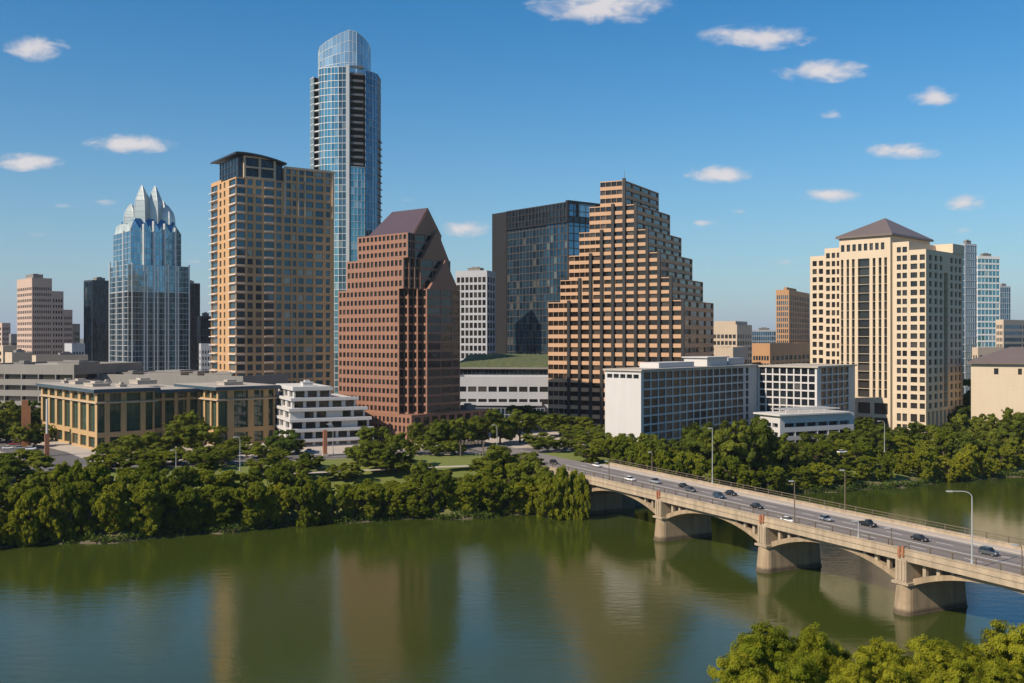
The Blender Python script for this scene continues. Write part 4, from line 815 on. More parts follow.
# ------------------------------------------------------------------ bridge
def s_at(px, t):                                          # bridge station under a bearing
    u = (px-512)/FOC; return (BP.x+BN.x*t - u*(BP.y+BN.y*t))/(u*BD.y-BD.x)
def b3(s, t, z): return (*bxy(s, t), z)
def bbox(m, s0, s1, t0, t1, z0, z1): m.prism([bxy(s0,t1), bxy(s0,t0), bxy(s1,t0), bxy(s1,t1)], z0, z1, bottom=True)
PIERS = [-32.5, 0, 30.0, 59.6, 90.0]; DW = 16.8; DZ = 8.8; SE = 122
br = thing('road_bridge', (*bxy(0, 0), 0), 'long concrete road bridge on low arches and round nosed piers across the lake', 'bridge')
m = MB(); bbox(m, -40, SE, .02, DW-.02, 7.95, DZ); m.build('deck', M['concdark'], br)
m = MB(); bbox(m, -52, SE, 1.8, 14.4, DZ-.3, DZ+.02); m.build('roadway', M['deck'], br)
for a, b in ((.3, 1.798), (14.402, DW-.3)): m = MB(); bbox(m, -46, SE, a, b, DZ+.002, DZ+.17); m.build('sidewalk', M['walk'], br)
for t0, t1 in ((-.25, .28), (DW-.28, DW+.25)):
    m = MB(); bbox(m, -44, SE, t0, t1, 7.75, 9.42); bbox(m, -44, SE, t0-.12, t1+.12, 8.62, 8.86); bbox(m, -44, SE, t0-.08, t1+.08, 9.422, 9.56); p = m.build('parapet', M['conc'], br)
    r = MB(); tm = (t0+t1)/2
    for k in range(0, 45):
        s = -43+k*3.7
        if s < SE: bbox(r, s-.07, s+.07, tm-.07, tm+.07, 9.562, 10.45)
    r.bar(b3(-43.5, tm, 10.45), b3(SE, tm, 10.45), .07, n=6); r.bar(b3(-43.5, tm, 10.0), b3(SE, tm, 10.0), .045, n=6); r.build('railing', M['rail'], p)
for t in (3.4, 6.1, 8.9, 12.2):
    m = MB(); m.poly(b3(-50,t-.5,DZ+.022), b3(SE,t-.5,DZ+.022), b3(SE,t+.5,DZ+.022), b3(-50,t+.5,DZ+.022)); m.build('tyre_track', M['deckworn'], br)
for t, d in ((7.5, 0), (2.3, 0), (13.9, 0), (4.9, 1), (10.7, 1)):
    m = MB()
    if d == 0: m.poly(b3(-50,t-.09,DZ+.026), b3(SE,t-.09,DZ+.026), b3(SE,t+.09,DZ+.026), b3(-50,t+.09,DZ+.026))
    else:
        for k in range(18): s = -48+k*9.5; m.poly(b3(s,t-.07,DZ+.026), b3(s+3,t-.07,DZ+.026), b3(s+3,t+.07,DZ+.026), b3(s,t+.07,DZ+.026))
    m.build('lane_marking', M['paint'], br)
T0, T1 = .55, 12.0
def az(x): return 4.3 + 2.85*(1-abs(2*x-1)**2.15)
for i, (a, b) in enumerate(zip(PIERS, PIERS[1:])):
    s0, s1 = a+1.3, b-1.3; nA = 36; m = MB(); rings = []
    for k in range(nA+1):
        x = k/nA; s = s0+(s1-s0)*x; z = az(x); th = .62+.35*abs(2*x-1)**2
        rings.append([b3(s,T0,z), b3(s,T1,z), b3(s,T1,z+th), b3(s,T0,z+th)])
    m.loft(rings); m.build('arch', M['concmid'], br)
    m = MB()                                           # recessed spandrel wall; its dark concrete paints the shade behind the columns
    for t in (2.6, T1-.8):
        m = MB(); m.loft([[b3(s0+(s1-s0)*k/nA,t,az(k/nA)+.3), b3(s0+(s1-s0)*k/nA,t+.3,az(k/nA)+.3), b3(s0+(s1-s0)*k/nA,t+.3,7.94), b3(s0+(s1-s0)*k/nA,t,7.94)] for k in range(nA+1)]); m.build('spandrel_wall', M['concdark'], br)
    for x in (.07, .155, .24, .76, .845, .93):
        s = s0+(s1-s0)*x
        for t in (T0+.3, T1-.4): m = MB(); bbox(m, s-.28, s+.28, t-.28, t+.28, az(x)+.4, 7.945); m.build('spandrel_column', M['conc'], br)
for i, s in enumerate(PIERS):
    pr = MB(); rings = []
    for z, hw, ex in ((-4,1.72,.25),(.2,1.72,.25),(.21,1.62,.2),(4.35,1.36,0)):
        ring = []
        for k in range(9): an = math.pi*k/8; ring.append(b3(s-hw*math.cos(an), T0-.1-ex-hw*.75*math.sin(an), z))
        for k in range(9): an = math.pi*k/8; ring.append(b3(s+hw*math.cos(an), T1-.6+ex+hw*.3*math.sin(an), z))
        rings.append(ring)
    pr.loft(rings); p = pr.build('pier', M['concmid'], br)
    c = MB(); bbox(c, s-1.5, s+1.5, T0-1.25, T1, 4.352, 4.7); c.build('cap', M['conc'], p)
    c = MB(); bbox(c, s-.98, s+.98, T0-1.0, T1-.3, 4.702, 7.946)
    for q in (-.62, 0, .62): bbox(c, s+q-.17, s+q+.17, T0-1.12, T0-1.002, 4.9, 7.7)
    c.build('pilaster', M['conc'], p)
    c = MB(); bbox(c, s-.55, s-.15, -.52, -.26, 8.2, 9.7); bbox(c, s+.1, s+.5, -.5, -.26, 8.4, 9.9); c.build('drain_box', M['rust'], p)
m = MB(); bbox(m, -44, -33.4, -.1, DW+.1, -1, 7.94); m.build('abutment', M['concdark'], br)
m = MB(); bbox(m, 104, SE+.2, -.1, DW+.1, -1, 7.94); m.build('abutment', M['concdark'], br)
# ------------------------------------------------------------------ poles and lamps
def lamp(x, y, z, h, label, arm=2.0, dirv=(-1, 0), m='steel', group=None, curved=True):
    t = thing('street_lamp', (x, y, z), label, 'street lamp', group); p = MB(); p.bar((x,y,z), (x,y,z+h-(.8 if curved else 0)), .12, .07); p.bar((x,y,z), (x,y,z+.5), .2, .18); p.build('pole', M[m], t)
    d = Vector((*dirv, 0)).normalized(); a = MB(); top = Vector((x,y,z+h-.8))
    pts = [top + d*arm*(1-math.cos(q)) *.5 + Vector((0,0,.8*math.sin(q))) for q in [math.pi/2*k/5 for k in range(6)]] if curved else [top+Vector((0,0,.8))]
    pts.append(pts[-1]+d*arm*.6)
    for q, w in zip(pts, pts[1:]): a.bar(q, w, .06, n=6)
    a.build('arm', M[m], t); e = pts[-1]; hd = MB(); hd.box((e.x+d.x*.3, e.y+d.y*.3), (.8, .32), (d.x, d.y), (e.z-.1, e.z+.06)); hd.build('lamp_head', M['mull'], t)
def blamp(px, t, top, label, **k): s = s_at(px, t); x, y = bxy(s, t); lamp(x, y, 9.56, zz(top, y)-9.56, label, **k)
blamp(972, 0.02, 491.5, 'tall pale street lamp with a curved arm on the near railing of the bridge', dirv=(-.9,.1), m='mull', arm=2.4)
blamp(609, .02, 461, 'short dark lamp post on the near railing by the tree at the bridge end', m='rail', arm=.4, curved=False)
blamp(794.5, .02, 481, 'dark lamp post on the near railing above the middle of the bridge', m='rail', arm=.4, curved=False)
blamp(891.5, .02, 528, 'low dark post on the near railing just left of the right-hand pier', m='rail', arm=.5, curved=False)
blamp(858.5, .02, 521, 'low pale post on the near railing close to the dark pickup', m='steel', arm=.5, curved=False)
blamp(1022, .02, 545, 'dark post on the near railing at the picture edge', m='rail', arm=.6)
blamp(712.4, DW, 428, 'tallest pole on the far railing of the bridge, rising before the hotel trees', m='steel', arm=.5, curved=False)
blamp(845, DW, 470, 'grey pole on the far railing of the bridge where the open lake begins', m='rail', arm=.4, curved=False)
blamp(652, DW, 452, 'small dark pole on the far railing near the city end of the bridge', m='rail', arm=.4, curved=False)
def glamp(px, pb, top, label, **k): x, y = ground_pt(px, pb, LAND); lamp(x, y, LAND, zz(top, y)-LAND, label, **k)
glamp(176, 474, 450, 'grey lamp post on the street in front of the recessed office entrance', arm=.6)
glamp(240, 471, 437, 'grey lamp post on the street in front of the right office wing', arm=.8)
glamp(884.5, 452, 421, 'lamp post standing among trees before the pyramid roofed tower', arm=1.2)
glamp(497, 452, 425, 'pale lamp post standing among trees before the white podium', arm=.7)
glamp(333, 455, 424, 'grey lamp post beside the rusty column before the terraced building', arm=.9)
x, y = ground_pt(47, 456, LAND); t = thing('flag_pole', (x,y,LAND), 'slim white mast on a rusty column beside the tan office block', 'pole'); m = MB(); m.bar((x,y,LAND+5),(x,y,zz(399,y)),.32,.26); m.build('pole', M['white'], t); m = MB(); m.box((x,y),(1.1,1.1),(1,.6),(LAND,LAND+6)); m.build('base', M['rust'], t)
x, y = ground_pt(325, 456, LAND); t = thing('steel_column', (x,y,LAND), 'square rusty steel column on the pavement before the terraced building', 'column'); m = MB(); m.box((x,y),(1.0,1.0),(1,.4),(LAND,zz(430,y))); m.build('post', M['rust'], t); m = MB(); m.box((x,y),(1.5,1.5),(1,.4),(LAND+.02,LAND+.6)); m.build('base', M['walk'], t)
x, y = ground_pt(26, 447, LAND); t = thing('brick_wall', (x,y,LAND), 'orange brick slab of uneven height rising out of trees left of the tan offices', 'wall'); tag(t, kind='thing'); m = MB(); m.box((x,y),(2.4,1.8),(1,.5),(LAND,zz(406,y))); m.build('wall', M['rust2'], t); m = MB(); m.box((x-.3,y-.1),(1.7,1.5),(1,.5),(zz(406,y)+.003,zz(400,y))); m.build('cap', M['rust2'], t)
# pergola on the terrace before the red granite podium
x, y = ground_pt(472, 456, LAND); t = thing('pergola', (x,y,LAND), 'dark timber pergola on the lawn before the granite tower podium', 'pergola')
for dx in (-3, 3):
    for dy in (-1.8, 1.8): m = MB(); m.box((x+dx,y+dy),(.3,.3),(1,0),(LAND,LAND+3.4)); m.build('post', M['rail'], t)
m = MB()
for k in range(8): m.box((x-3.3+k*.95,y),(.14,4.6),(1,0),(LAND+3.65,LAND+3.9))
for dy in (-1.8,1.8): m.box((x,y+dy),(7.2,.2),(1,0),(LAND+3.402,LAND+3.648))
m.build('roof', M['rail'], t)
# ------------------------------------------------------------------ cars
PAINT = {k: mat(k+' car paint', c, .28, .02, spec=.6, metal=mt) for k, c, mt in (('white',(.75,.74,.72),0),('silver',(.42,.44,.46),.5),('black',(.015,.016,.018),0),('grey',(.10,.11,.12),.3),('blue',(.03,.07,.12),.2),('red',(.28,.03,.02),0),('bronze',(.16,.12,.09),.3))}
def make_car(kind, paint):
    t = local_thing({'sedan':'parked_car','suv':'suv','pickup':'pickup_truck'}[kind], 'x', 'car'); W2 = .92; L = 4.6 if kind != 'pickup' else 5.3; H = {'sedan':1.45,'suv':1.75,'pickup':1.8}[kind]; b0 = .28; bh = {'sedan':.86,'suv':1.02,'pickup':1.05}[kind]
    hl = L/2
    b = MB(); rings = []
    for z, ins, fr in ((b0,.06,.10),(b0+.18,.0,.0),(bh-.12,.0,.02),(bh,.10,.10)):
        y = W2-ins; f, r = hl-fr, -hl+fr
        rings.append([(r,-y+.18,z),(r+.2,-y,z),(f-.45,-y,z),(f-.1,-y*.8,z),(f,-y*.45,z),(f,y*.45,z),(f-.1,y*.8,z),(f-.45,y,z),(r+.2,y,z),(r,y-.18,z)])
    b.loft(rings); b.build('body', PAINT[paint], t, smooth=False)
    x = {'sedan':(1.0,.25,-1.15,-1.75),'suv':(1.05,.45,-1.75,-2.15),'pickup':(1.25,.65,-.35,-.65)}[kind]; w0, w1 = W2-.1, W2-.24
    A = [(x[0],w0,bh),(x[3],w0,bh),(x[2],w1,H),(x[1],w1,H)]
    g = MB(); g.poly((x[0],-w0,bh),(x[0],w0,bh),(x[1],w1,H-.02),(x[1],-w1,H-.02)); g.build('windscreen', G['car'], t)
    g = MB(); g.poly((x[3],w0,bh),(x[3],-w0,bh),(x[2],-w1,H-.02),(x[2],w1,H-.02)); g.build('rear_window', G['car'], t)
    for s in (-1, 1):
        g = MB(); q = [(p[0], p[1]*s, p[2]-(.02 if p[2] == H else 0)) for p in A]; g.poly(*(q if s > 0 else q[::-1])); g.build('side_window', G['car'], t)
    r = MB(); r.prism([(x[2]-.05,-w1-.02),(x[1]+.05,-w1-.02),(x[1]+.05,w1+.02),(x[2]-.05,w1+.02)], H-.02, H+.04, bottom=True); r.build('roof', PAINT[paint], t)
    if kind == 'pickup': r = MB(); r.box((-1.65,0),(1.9,1.4),(1,0),(bh+.003,bh+.02)); r.build('bed', M['tyre'], t)
    for sx in (hl-.85, -hl+.85):
        for sy in (-1, 1):
            wv = MB(); wv.bar((sx, sy*(W2-.2), .33), (sx, sy*(W2+.02), .33), .33, n=16); wh = wv.build('wheel', M['tyre'], t); wv = MB(); wv.bar((sx, sy*(W2+.021), .33), (sx, sy*(W2+.03), .33), .2, n=12); wv.build('rim', M['rim'], wh)
    for sy in (-1, 1):
        h = MB(); h.box((hl-.09, sy*.6),(.16,.34),(1,0),(bh-.32,bh-.16)); h.build('headlight', M['lampwhite'], t)
        h = MB(); h.box((-hl+.03, sy*.66),(.1,.3),(1,0),(bh-.34,bh-.14)); h.build('tail_light', M['lampred'], t)
    return t
CARP = {}
def car(kind, paint, x, y, z, head, label, group):
    if (kind, paint) not in CARP: CARP[(kind, paint)] = o = make_car(kind, paint)
    else: o = copy_tree(CARP[(kind, paint)])
    o.location = (x, y, z); o.scale = (.62,)*3; o.rotation_euler = (0, 0, head); o['label'] = label; o['group'] = group; o['category'] = {'sedan':'car','suv':'car','pickup':'pickup truck'}[kind]
bh_ = math.atan2(BD.y, BD.x)
def bcar(kind, paint, px, py, label, flip=False):
    x, y = ground_pt(px, py, DZ+.8); car(kind, paint, x, y, DZ+.022, bh_+(math.pi if flip else 0)+R(random.uniform(-1.5,1.5)), label, 'cars crossing the bridge')
for a in (('suv','black',554,461,'black car just leaving the city end of the bridge'),
          ('sedan','white',597,463.5,'white car by the far kerb where the bridge meets the city'),
          ('sedan','white',630,477,'small white car ahead of the dark pickup at the city end'),
          ('pickup','silver',655,479.5,'silver pickup in the far lanes above the first arch'),
          ('sedan','black',684,484,'black car close in front of a grey car above the left pier'),
          ('sedan','grey',690.5,487.5,'grey car close behind a black one above the left pier'),
          ('suv','blue',719,494,'dark blue car in the middle lane left of the bridge middle'),
          ('sedan','black',731,491,'black car in the far lane beside the dark blue one'),
          ('sedan','black',757,504,'lone black car between the blue car and the white car'),
          ('sedan','white',788,517.5,'white car behind the middle lamp post of the bridge'),
          ('sedan','silver',826,516,'silver car in the far lanes right of the white one'),
          ('pickup','black',868,521.5,'black pickup in the far lanes of the bridge'),
          ('sedan','black',920,535.5,'black car with empty road around it right of the right-hand pier'),
          ('suv','grey',989,549.5,'grey car nearest the right edge of the picture')):
    bcar(*a)
for k, (kind, p, px, py, hd, lb) in enumerate((('sedan','white',8,447,.3,'white car leftmost in the small car park'),('sedan','silver',20,447,.3,'silver car between white cars in the small car park'),('suv','white',31,448,.3,'tall white car at the right end of the car park row'),
        ('sedan','red',14,443,.3,'red car in the back row of the small car park'),('sedan','bronze',64,465.5,.9,'brown car on the side street at the tan office corner'),('suv','black',40,447,.8,'black car turning out of the small car park'))):
    x, y = ground_pt(px, py, LAND+.6); car(kind, p, x, y, LAND+.04, hd, lb, 'cars parked by the tan offices')
for kind, p, px, py, hd, lb in (('suv','blue',527,441,.2,'blue van parked among trees before the white podium'),('suv','white',540,441,.2,'white van parked beside the blue one before the podium'),('sedan','silver',566,450,-1.1,'silver car on the road leading to the bridge'),
        ('sedan','grey',580,452.5,-1.1,'grey car on the road just behind the white kerbside car'),('sedan','white',842,451,.4,'white car parked under trees before the hotel podium'),('sedan','silver',310,450,.1,'silver car parked at the terraced building'),('sedan','black',298,452,.1,'black car parked at the terraced building'),('sedan','grey',440,447,.1,'grey car parked before the granite podium')):
    x, y = ground_pt(px, py, LAND+.6); car(kind, p, x, y, LAND+.04 if 'bridge' not in lb and 'kerbside' not in lb else LAND+.28, hd, lb, 'cars standing in the city streets')
# ------------------------------------------------------------------ trees
FOL = [foliage('oak leaves', (.15,.18,.022), (.22,.235,.032), (.10,.13,.018)),
       foliage('elm leaves', (.19,.22,.018), (.27,.28,.028), (.13,.165,.016)),
       foliage('yellow green willow leaves', (.25,.26,.018), (.35,.34,.032), (.17,.20,.016)),  # the yellowest leaf tint
       foliage('cypress leaves', (.075,.12,.020), (.12,.165,.028), (.055,.09,.016))]
def crown_mesh(name, n, leaf, nb, spread, low, seed, fol, flat=1.0):
    """leaf clumps spread over a cluster of boughs, each bough broken into sprays; unit tree: radius 1, height 1"""
    g = np.random.default_rng(seed); C = []; Rr = []
    lob = g.uniform(0, 6.28, 3)
    for i in range(nb):
        an = g.uniform(0, 2*math.pi); q = math.sqrt(g.uniform(.04, 1)); z = g.uniform(low, .90)
        prof = math.sin(math.pi*min(1, max(.05, (z-low*.5)/(1.10-low*.5))))**.5 * (1+.16*math.sin(2*an+lob[0])+.10*math.sin(3*an+lob[1]))
        C.append((math.cos(an)*q*spread*prof, math.sin(an)*q*spread*prof, z)); Rr.append(g.uniform(.16,.34)*(.75+.35*prof))
    big = np.array(C); bR = np.array(Rr); HR = .52
    # sprays: small clumps on the outer skin of the boughs
    ns = nb*11; k = g.choice(nb, ns, p=bR**2/(bR**2).sum()); v = g.normal(size=(ns,3)); v[:,2] = v[:,2]*.9+.3; v /= np.linalg.norm(v,axis=1)[:,None]
    rr = bR[k]*(.6+.45*g.random(ns)); SC = big[k]+v*np.stack([rr,rr,rr*HR*flat],1); SR = g.uniform(.045,.115,ns); SV = v
    k = g.choice(ns, n, p=SR**2/(SR**2).sum()); u = g.normal(size=(n,3)); u /= np.linalg.norm(u,axis=1)[:,None]
    rad = SR[k]*(.35+.95*g.random(n)**.7); P = SC[k]+u*np.stack([rad,rad,rad*HR*.8],1)
    P = P[P[:,2] > low*.3]; m = len(P); k = k[:m]; u = u[:m]
    nrm = SV[k]*.8+u*.5+g.normal(size=(m,3))*.32; nrm[:,2] += .3; nrm /= np.linalg.norm(nrm,axis=1)[:,None]
    a = np.cross(nrm, g.normal(size=(m,3))); a /= np.linalg.norm(a,axis=1)[:,None]; b = np.cross(nrm, a)
    s = leaf*(.5+.9*g.random(m))[:,None]; a = a*s; b = b*s*.6
    a[:,2] *= HR*1.3; b[:,2] *= HR*1.3
    V = np.stack([P-a, P-b*.9+a*.1, P+a, P+b*.9-a*.1], 1).reshape(-1, 3); F = np.arange(m*4).reshape(m, 4)
    me_o = np_mesh(name, V, F, fol, smooth=False); me = me_o.data; bpy.data.objects.remove(me_o); return me
def trunk_mesh(seed, low):
    g = random.Random(seed); b = MB(); b.bar((0,0,-.1),(.01,.02,.22),.065,.045); b.bar((.01,.02,.2),(.03,-.02,.5),.046,.03)
    for i in range(6):
        an = i*1.05+g.uniform(-.4,.4); z0 = g.uniform(.18,.4); q = g.uniform(.35,.7); b.bar((.01,.01,z0),(math.cos(an)*q*.5,math.sin(an)*q*.5,z0+.2),.026,.016,6); b.bar((math.cos(an)*q*.5,math.sin(an)*q*.5,z0+.19),(math.cos(an)*q,math.sin(an)*q,z0+.38),.017,.006,6)
    o = b.build('trunk', M['bark']); me = o.data; bpy.data.objects.remove(o); return me
TV = []
for i, (nb, spread, low, fol, flat) in enumerate(((26,.80,.16,0,1.0),(22,.78,.10,1,1.1),(30,.85,.24,0,.9),(20,.75,.10,1,1.2),(26,.82,.30,0,.9),(24,.78,.08,2,1.1),(24,.8,.22,3,1.0))):
    TV.append((crown_mesh('crown', 22000, .041, nb, spread, low, 100+i, FOL[fol], flat), trunk_mesh(i, low)))
ntree = [0]; TREES = []
def tree(kind, x, y, h, r, label, group, var=None, z=None, name='leafy_tree'):
    o = bpy.data.objects.new(name, None); COL.objects.link(o); z = float(tz(x, y)) if z is None else z
    o.location = (x, y, z-.1); o.scale = (r, r, h); o.rotation_euler = (0, 0, random.uniform(0, 6.28)); tag(o, label, 'tree', group)
    cm, tm = TV[kind] if var is None else var
    for n, me in (('crown', cm), ('trunk', tm)): c = bpy.data.objects.new(n, me); COL.objects.link(c); c.parent = o
    TREES.append(o); ntree[0] += 1
ORD = ['first','second','third','fourth','fifth','sixth','seventh','eighth','ninth','tenth','eleventh','twelfth','thirteenth','fourteenth','fifteenth','sixteenth','seventeenth','eighteenth','nineteenth','twentieth','twenty-first','twenty-second','twenty-third','twenty-fourth','twenty-fifth','twenty-sixth','twenty-seventh','twenty-eighth','twenty-ninth','thirtieth']
def row(items, what, where, group, kinds):
    """items: (px, base depth or None with offset from the shore, top row, crown radius); counted from the left"""
    items = sorted(items); n = 0
    for i, it in enumerate(items):
        px, Y, top, r = it[:4]; x = lx(px, Y); z = float(tz(x, Y)); h = max(4.0, zz(top, Y)-z)
        cut = px < 4 or px > 1020                      # crowns the picture edge cuts are not counted
        lb = f'{what} cut off by the picture edge {where}' if cut else f'{what}, {ORD[n]} from the left {where}'
        n += 0 if cut else 1
        tree(random.choice(kinds) if len(it) < 5 else it[4], x, Y, h*1.03, r, lb, group)
def shore_Y(px, off):                                    # depth where a bearing meets the line `off` metres behind the north shore
    u = (px-512)/FOC; Y = 230.0
    for _ in range(40): Y = .5*Y + .5*(float(np.interp(u*Y, nbx, nby))+off)
    return Y
def jit(a): return random.uniform(-a, a)
top_front = lambda px: float(np.interp(px, (0,40,60,100,150,200,260,330,400,440,500,540,575), (500,492,478,482,480,484,482,486,485,474,474,478,482)))
A = [(px+jit(5), shore_Y(px, 3+jit(1.2)), top_front(px)+jit(8)+4, 4.2+jit(.9)) for px in range(-10, 292, 17)]
row(A, 'bushy waterside tree', 'along the left stretch of bank', 'trees along the left stretch of the north bank', [1,1,3,5])
A = [(px+jit(5), shore_Y(px, 3+jit(1.2)), top_front(px)+jit(7)+5, 4.2+jit(.9)) for px in range(300, 592, 17)]
row(A, 'bushy waterside tree', 'along the bank left of the bridge', 'trees along the bank left of the bridge', [1,1,3,5])
A = [(px+jit(6), shore_Y(px, 11+jit(2)), top_front(px)+jit(7)-13, 5.2+jit(1)) for px in list(range(-10, 115, 20)) + list(range(146, 292, 20))]
row(A, 'rounded second-row tree', 'on the left stretch of bank', 'second row of trees on the left bank', [0,1,1,3])
A = [(px+jit(6), shore_Y(px, 11+jit(2)), top_front(px)+jit(7)-8, 5.2+jit(1)) for px in list(range(300, 420, 22)) + [430,452,474,500,524]]
row(A, 'rounded second-row tree', 'on the bank left of the bridge', 'second row of trees left of the bridge', [0,1,1,3])
row([(18,222,453,8.2,0),(-12,215,456,8,0),(48,220,474,6,1),(78,214,478,6,1)], 'large dark spreading tree', 'above the left bank', 'large trees at the left edge', [0])
row([(126,262,450,4.5),(144,256,438,5.2),(160,266,432,6.0),(180,268,424,6.5),(203,268,426,6),(152,247,456,4.4),(172,248,460,4.2),(212,255,450,4.8),(114,266,440,4.6),(136,272,434,5),(191,285,412,5),(222,250,462,4),(196,246,464,3.8),(112,246,462,4.2)], 'dark green tree', 'in the clump before the tan office wings', 'trees before the tan offices', [0,0,4,2])
row([(124,238,466,4.4,0),(147,236,470,4,3),(160,242,462,4.6,1),(205,240,468,4.2,1),(218,244,464,3.6,0),(262,240,466,4.4,0),(280,244,462,4.2,3),(298,240,466,4,1),(312,246,464,3.4,0),(346,240,462,4.6,0),(105,236,470,4.5,1)], 'spreading tree', 'on the riverside lawn', 'trees scattered on the riverside lawn', [0,1])
row([(228,262,454,3.6),(247,262,450,4),(266,258,445,4.8),(285,270,430,5.0,6),(276,280,436,4),(297,272,446,3.8),(237,280,444,3.8)], 'small green tree', 'between the tan offices and terraced building', 'small trees before the right office wing', [0,4])
row([(378,248,430,8.0,0),(362,254,446,5),(396,246,452,5.5)], 'big spreading oak', 'standing on the lawn before the granite tower', 'oaks on the lawn', [0])
row([(428,282,424,5.5),(446,284,420,5.8),(464,288,418,5.5),(482,292,412,5.8,0),(500,296,410,6,0),(415,270,446,3.6),(455,270,444,4),(436,268,448,4),(520,300,412,6,4),(512,246,446,8.5,0),(492,246,456,6,0),(534,248,462,5,1),(548,275,446,5.5,4),(532,290,434,5,4)], 'green street tree', 'between the granite podium and the bridge road', 'trees before the granite podium', [0,4])
row([(528,352,404,7.5,6),(544,340,412,6.5,4),(560,320,414,7.5,4),(578,318,416,7.5,4),(594,308,424,6.5,0),(606,300,432,6,0),(590,288,440,5),(588,264,447,4.4,1),(576,282,442,4.6,0),(620,290,440,6,1),(572,300,440,5,4)], 'broad tree', 'at the foot of the stepped brown tower', 'trees at the foot of the stepped tower', [0,4])
row([(634,262,446,5),(650,258,442,5.5),(667,262,450,4.6),(688,268,432,6.5,0),(706,266,424,7.2,0),(726,262,422,7.5,0),(748,264,421,7.5,0),(768,266,430,6.5,0),(690,250,454,5,1),(668,250,459,4,1),(612,262,436,5,1),(626,256,442,4.6,1),(640,252,447,4.4,1),(655,249,452,4,1),(603,272,434,5,0),(672,246,462,3.6,1),(648,266,436,5.5,0),(632,268,434,5,0)], 'dense tree', 'before the white hotel', 'trees before the hotel', [0,1])
B_ = [(px+jit(4), shore_Y(px, 5+jit(2)), float(np.interp(px,(690,740,790,830,900,1024),(462,460,466,462,456,440)))+jit(6), 4.4+jit(.8)) for px in range(704, 1036, 20)]
row(B_, 'bright bushy tree', 'along the bank right of the bridge', 'trees along the bank right of the bridge', [1,1,3,5])
B_ = [(px+jit(5), shore_Y(px, 14+jit(3)), float(np.interp(px,(690,740,790,830,900,1024),(450,448,452,446,438,424)))+jit(6), 5.2+jit(.9)) for px in range(760, 1036, 20)]
row(B_, 'rounded second-row tree', 'on the bank right of the bridge', 'second row of trees right of the bridge', [0,1,3])
B_ = [(px+jit(5), shore_Y(px, 26+jit(3)), float(np.interp(px,(790,850,900,950,1024),(440,428,426,424,412)))+jit(5), 5.4+jit(.9)) for px in range(800, 1036, 21)]
row(B_, 'dark back-row tree', 'before the pyramid roofed tower', 'back row of trees before the pyramid roofed tower', [0,0,4])
row([(860,322,417,5.5),(874,320,424,5.5),(966,322,420,5,6),(958,345,405,5,6),(966,360,392,6,6),(968,375,378,6,6),(1018,305,418,7)], 'tall dark tree', 'beside the pyramid roofed tower', 'trees beside the pyramid roofed tower', [0])
row([(4,315,402,6.5),(18,322,404,6.5),(36,330,400,7),(20,288,424,4.2),(34,290,428,3.8),(6,300,422,5.5),(44,306,424,5),(-8,300,412,7)], 'dark tree', 'in the clump left of the tan offices', 'trees left of the tan offices', [0,4,6])
row([(548,222.5,478,4.2,1),(560,222,474,4.2,5),(571,221.5,470,3.6,1),(580,221,474,2.6,5),(540,228,473,4.6,1),(556,229,471,3.8,1)], 'bright green tree', 'against the bridge end', 'trees against the bridge end', [1,5])
# shrubs and reeds right at the waterline fill the foot of the bank: one uncountable fringe
def fringe(name, label, xs, leaf, fol, hmin, hmax, off):
    g = np.random.default_rng(5); P = []
    for x in xs:
        y0 = float(nshore(x))
        for k in range(26): xx = x+g.normal(0,.8); o = off+abs(g.normal(0,1.3)); yy = float(nshore(xx))+o; P.append((xx, yy, float(tz(xx,yy))+g.random()**1.5*(hmin+(hmax-hmin)*(.5+.5*math.sin(x*.5)))))
    P = np.array(P); m = len(P); a = g.normal(size=(m,3)); a /= np.linalg.norm(a,axis=1)[:,None]; b = np.cross(a, g.normal(size=(m,3))); b /= np.linalg.norm(b,axis=1)[:,None]; s = leaf*(.5+g.random(m))[:,None]
    V = np.stack([P-a*s, P-b*s*.6, P+a*s, P+b*s*.6],1).reshape(-1,3); tag(np_mesh(name, V, np.arange(m*4).reshape(m,4), fol, smooth=False), label, 'shrubs', kind='stuff')
fringe('undergrowth', 'low green scrub along the foot of the north bank', list(np.arange(-112, 16, .55))+list(np.arange(38, 165, .6)), .30, FOL[3], .5, 1.5, .3)  # dark leaf colour paints the shadow along the foot of the bank
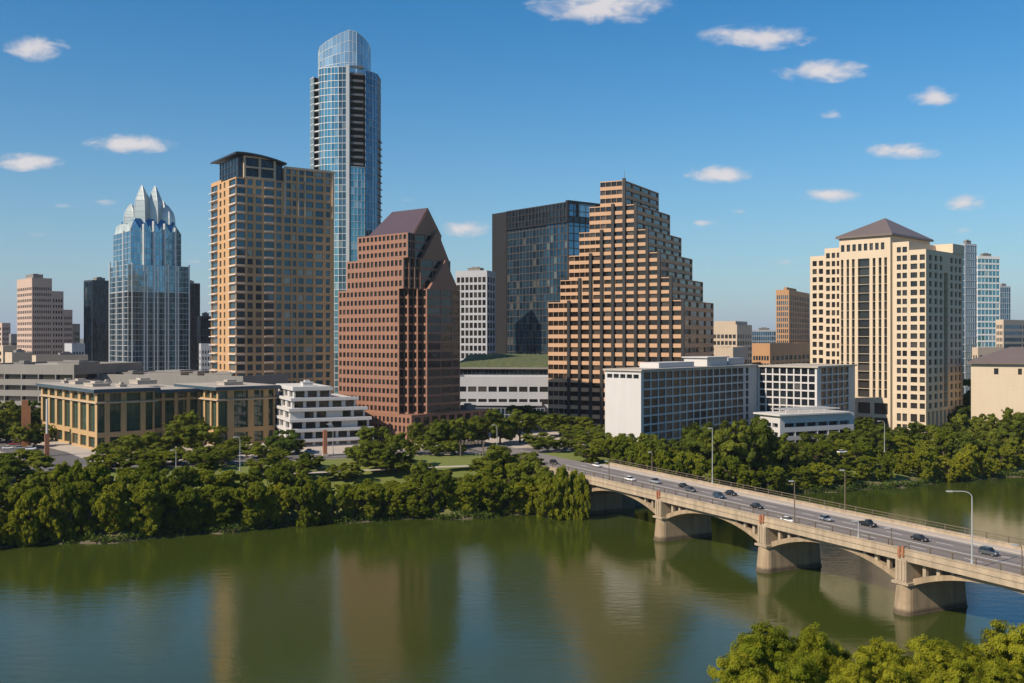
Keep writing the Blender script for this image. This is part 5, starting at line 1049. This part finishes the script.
# near bank trees at the bottom of the picture, with leaf sized faces
NEAR = [(crown_mesh('crown', 150000, .0175, 60, .84, .25, 300+i, FOL[2], 1.0), trunk_mesh(40+i, .3)) for i in range(2)]
for (px, Y, top, r, lb, k) in ((778,92,638,5.4,'yellow green treetop left of the gap at the bottom of the picture',0),(748,90,652,3.8,'low yellow green treetop at the left end of the near bank clump',1),(806,95,630,4.4,'highest yellow green treetop of the near bank, round and bushy',1),(836,90,662,3.2,'small treetop in the dip between the two near bank clumps',0),
        (884,92,650,3.8,'yellow green treetop at the left of the right-hand near clump',0),(922,94,643,4.6,'broad yellow green treetop in the middle of the right-hand near clump',1),(962,93,650,4.2,'yellow green treetop at the right of the right-hand near clump',0),(1000,92,664,3.6,'low treetop in the bottom right corner beside the taller edge tree',1),(1046,96,626,5.0,'tall treetop cut off by the right picture edge near the corner',0)):
    x = lx(px, Y); z = float(tz(x, Y)); tree(0, x, Y, (zz(top, Y)-z)*1.02, r, lb, 'treetops on the near bank', var=NEAR[k])
# far-off woods on the skyline, too far to count
g = np.random.default_rng(9); P = []
for _ in range(9000): yy = g.uniform(760, 2600); xx = g.uniform(-.75, .75)*yy; P.append((xx, yy, float(tz(xx,yy))+g.random()*9))
P = np.array(P); m = len(P); a = g.normal(size=(m,3)); a /= np.linalg.norm(a,axis=1)[:,None]; b = np.cross(a, g.normal(size=(m,3))); b /= np.linalg.norm(b,axis=1)[:,None]; s = 4.5*(.5+g.random(m))[:,None]
tag(np_mesh('woods', np.stack([P-a*s, P-b*s*.7, P+a*s, P+b*s*.7],1).reshape(-1,3), np.arange(m*4).reshape(m,4), FOL[0], smooth=False), 'distant green woods beyond the downtown towers', 'woods', kind='stuff')
# ------------------------------------------------------------------ light summer haze
hb = MB(); hb.prism([(-1300,-60),(1300,-60),(1300,1500),(-1300,1500)], -5.5, 214, bottom=True)
hm = bpy.data.materials.new('thin haze'); hm.use_nodes = True; t_ = hm.node_tree
for n in list(t_.nodes): t_.nodes.remove(n)
o_ = nd(t_, 'ShaderNodeOutputMaterial'); pvn = nd(t_, 'ShaderNodeVolumePrincipled'); pvn.inputs['Density'].default_value = .00005; pvn.inputs['Color'].default_value = (.72,.82,.95,1); pvn.inputs['Anisotropy'].default_value = .0
t_.links.new(pvn.outputs[0], o_.inputs['Volume'])
tag(hb.build('haze', hm), 'thin pale summer haze over the whole city', 'haze', kind='stuff')
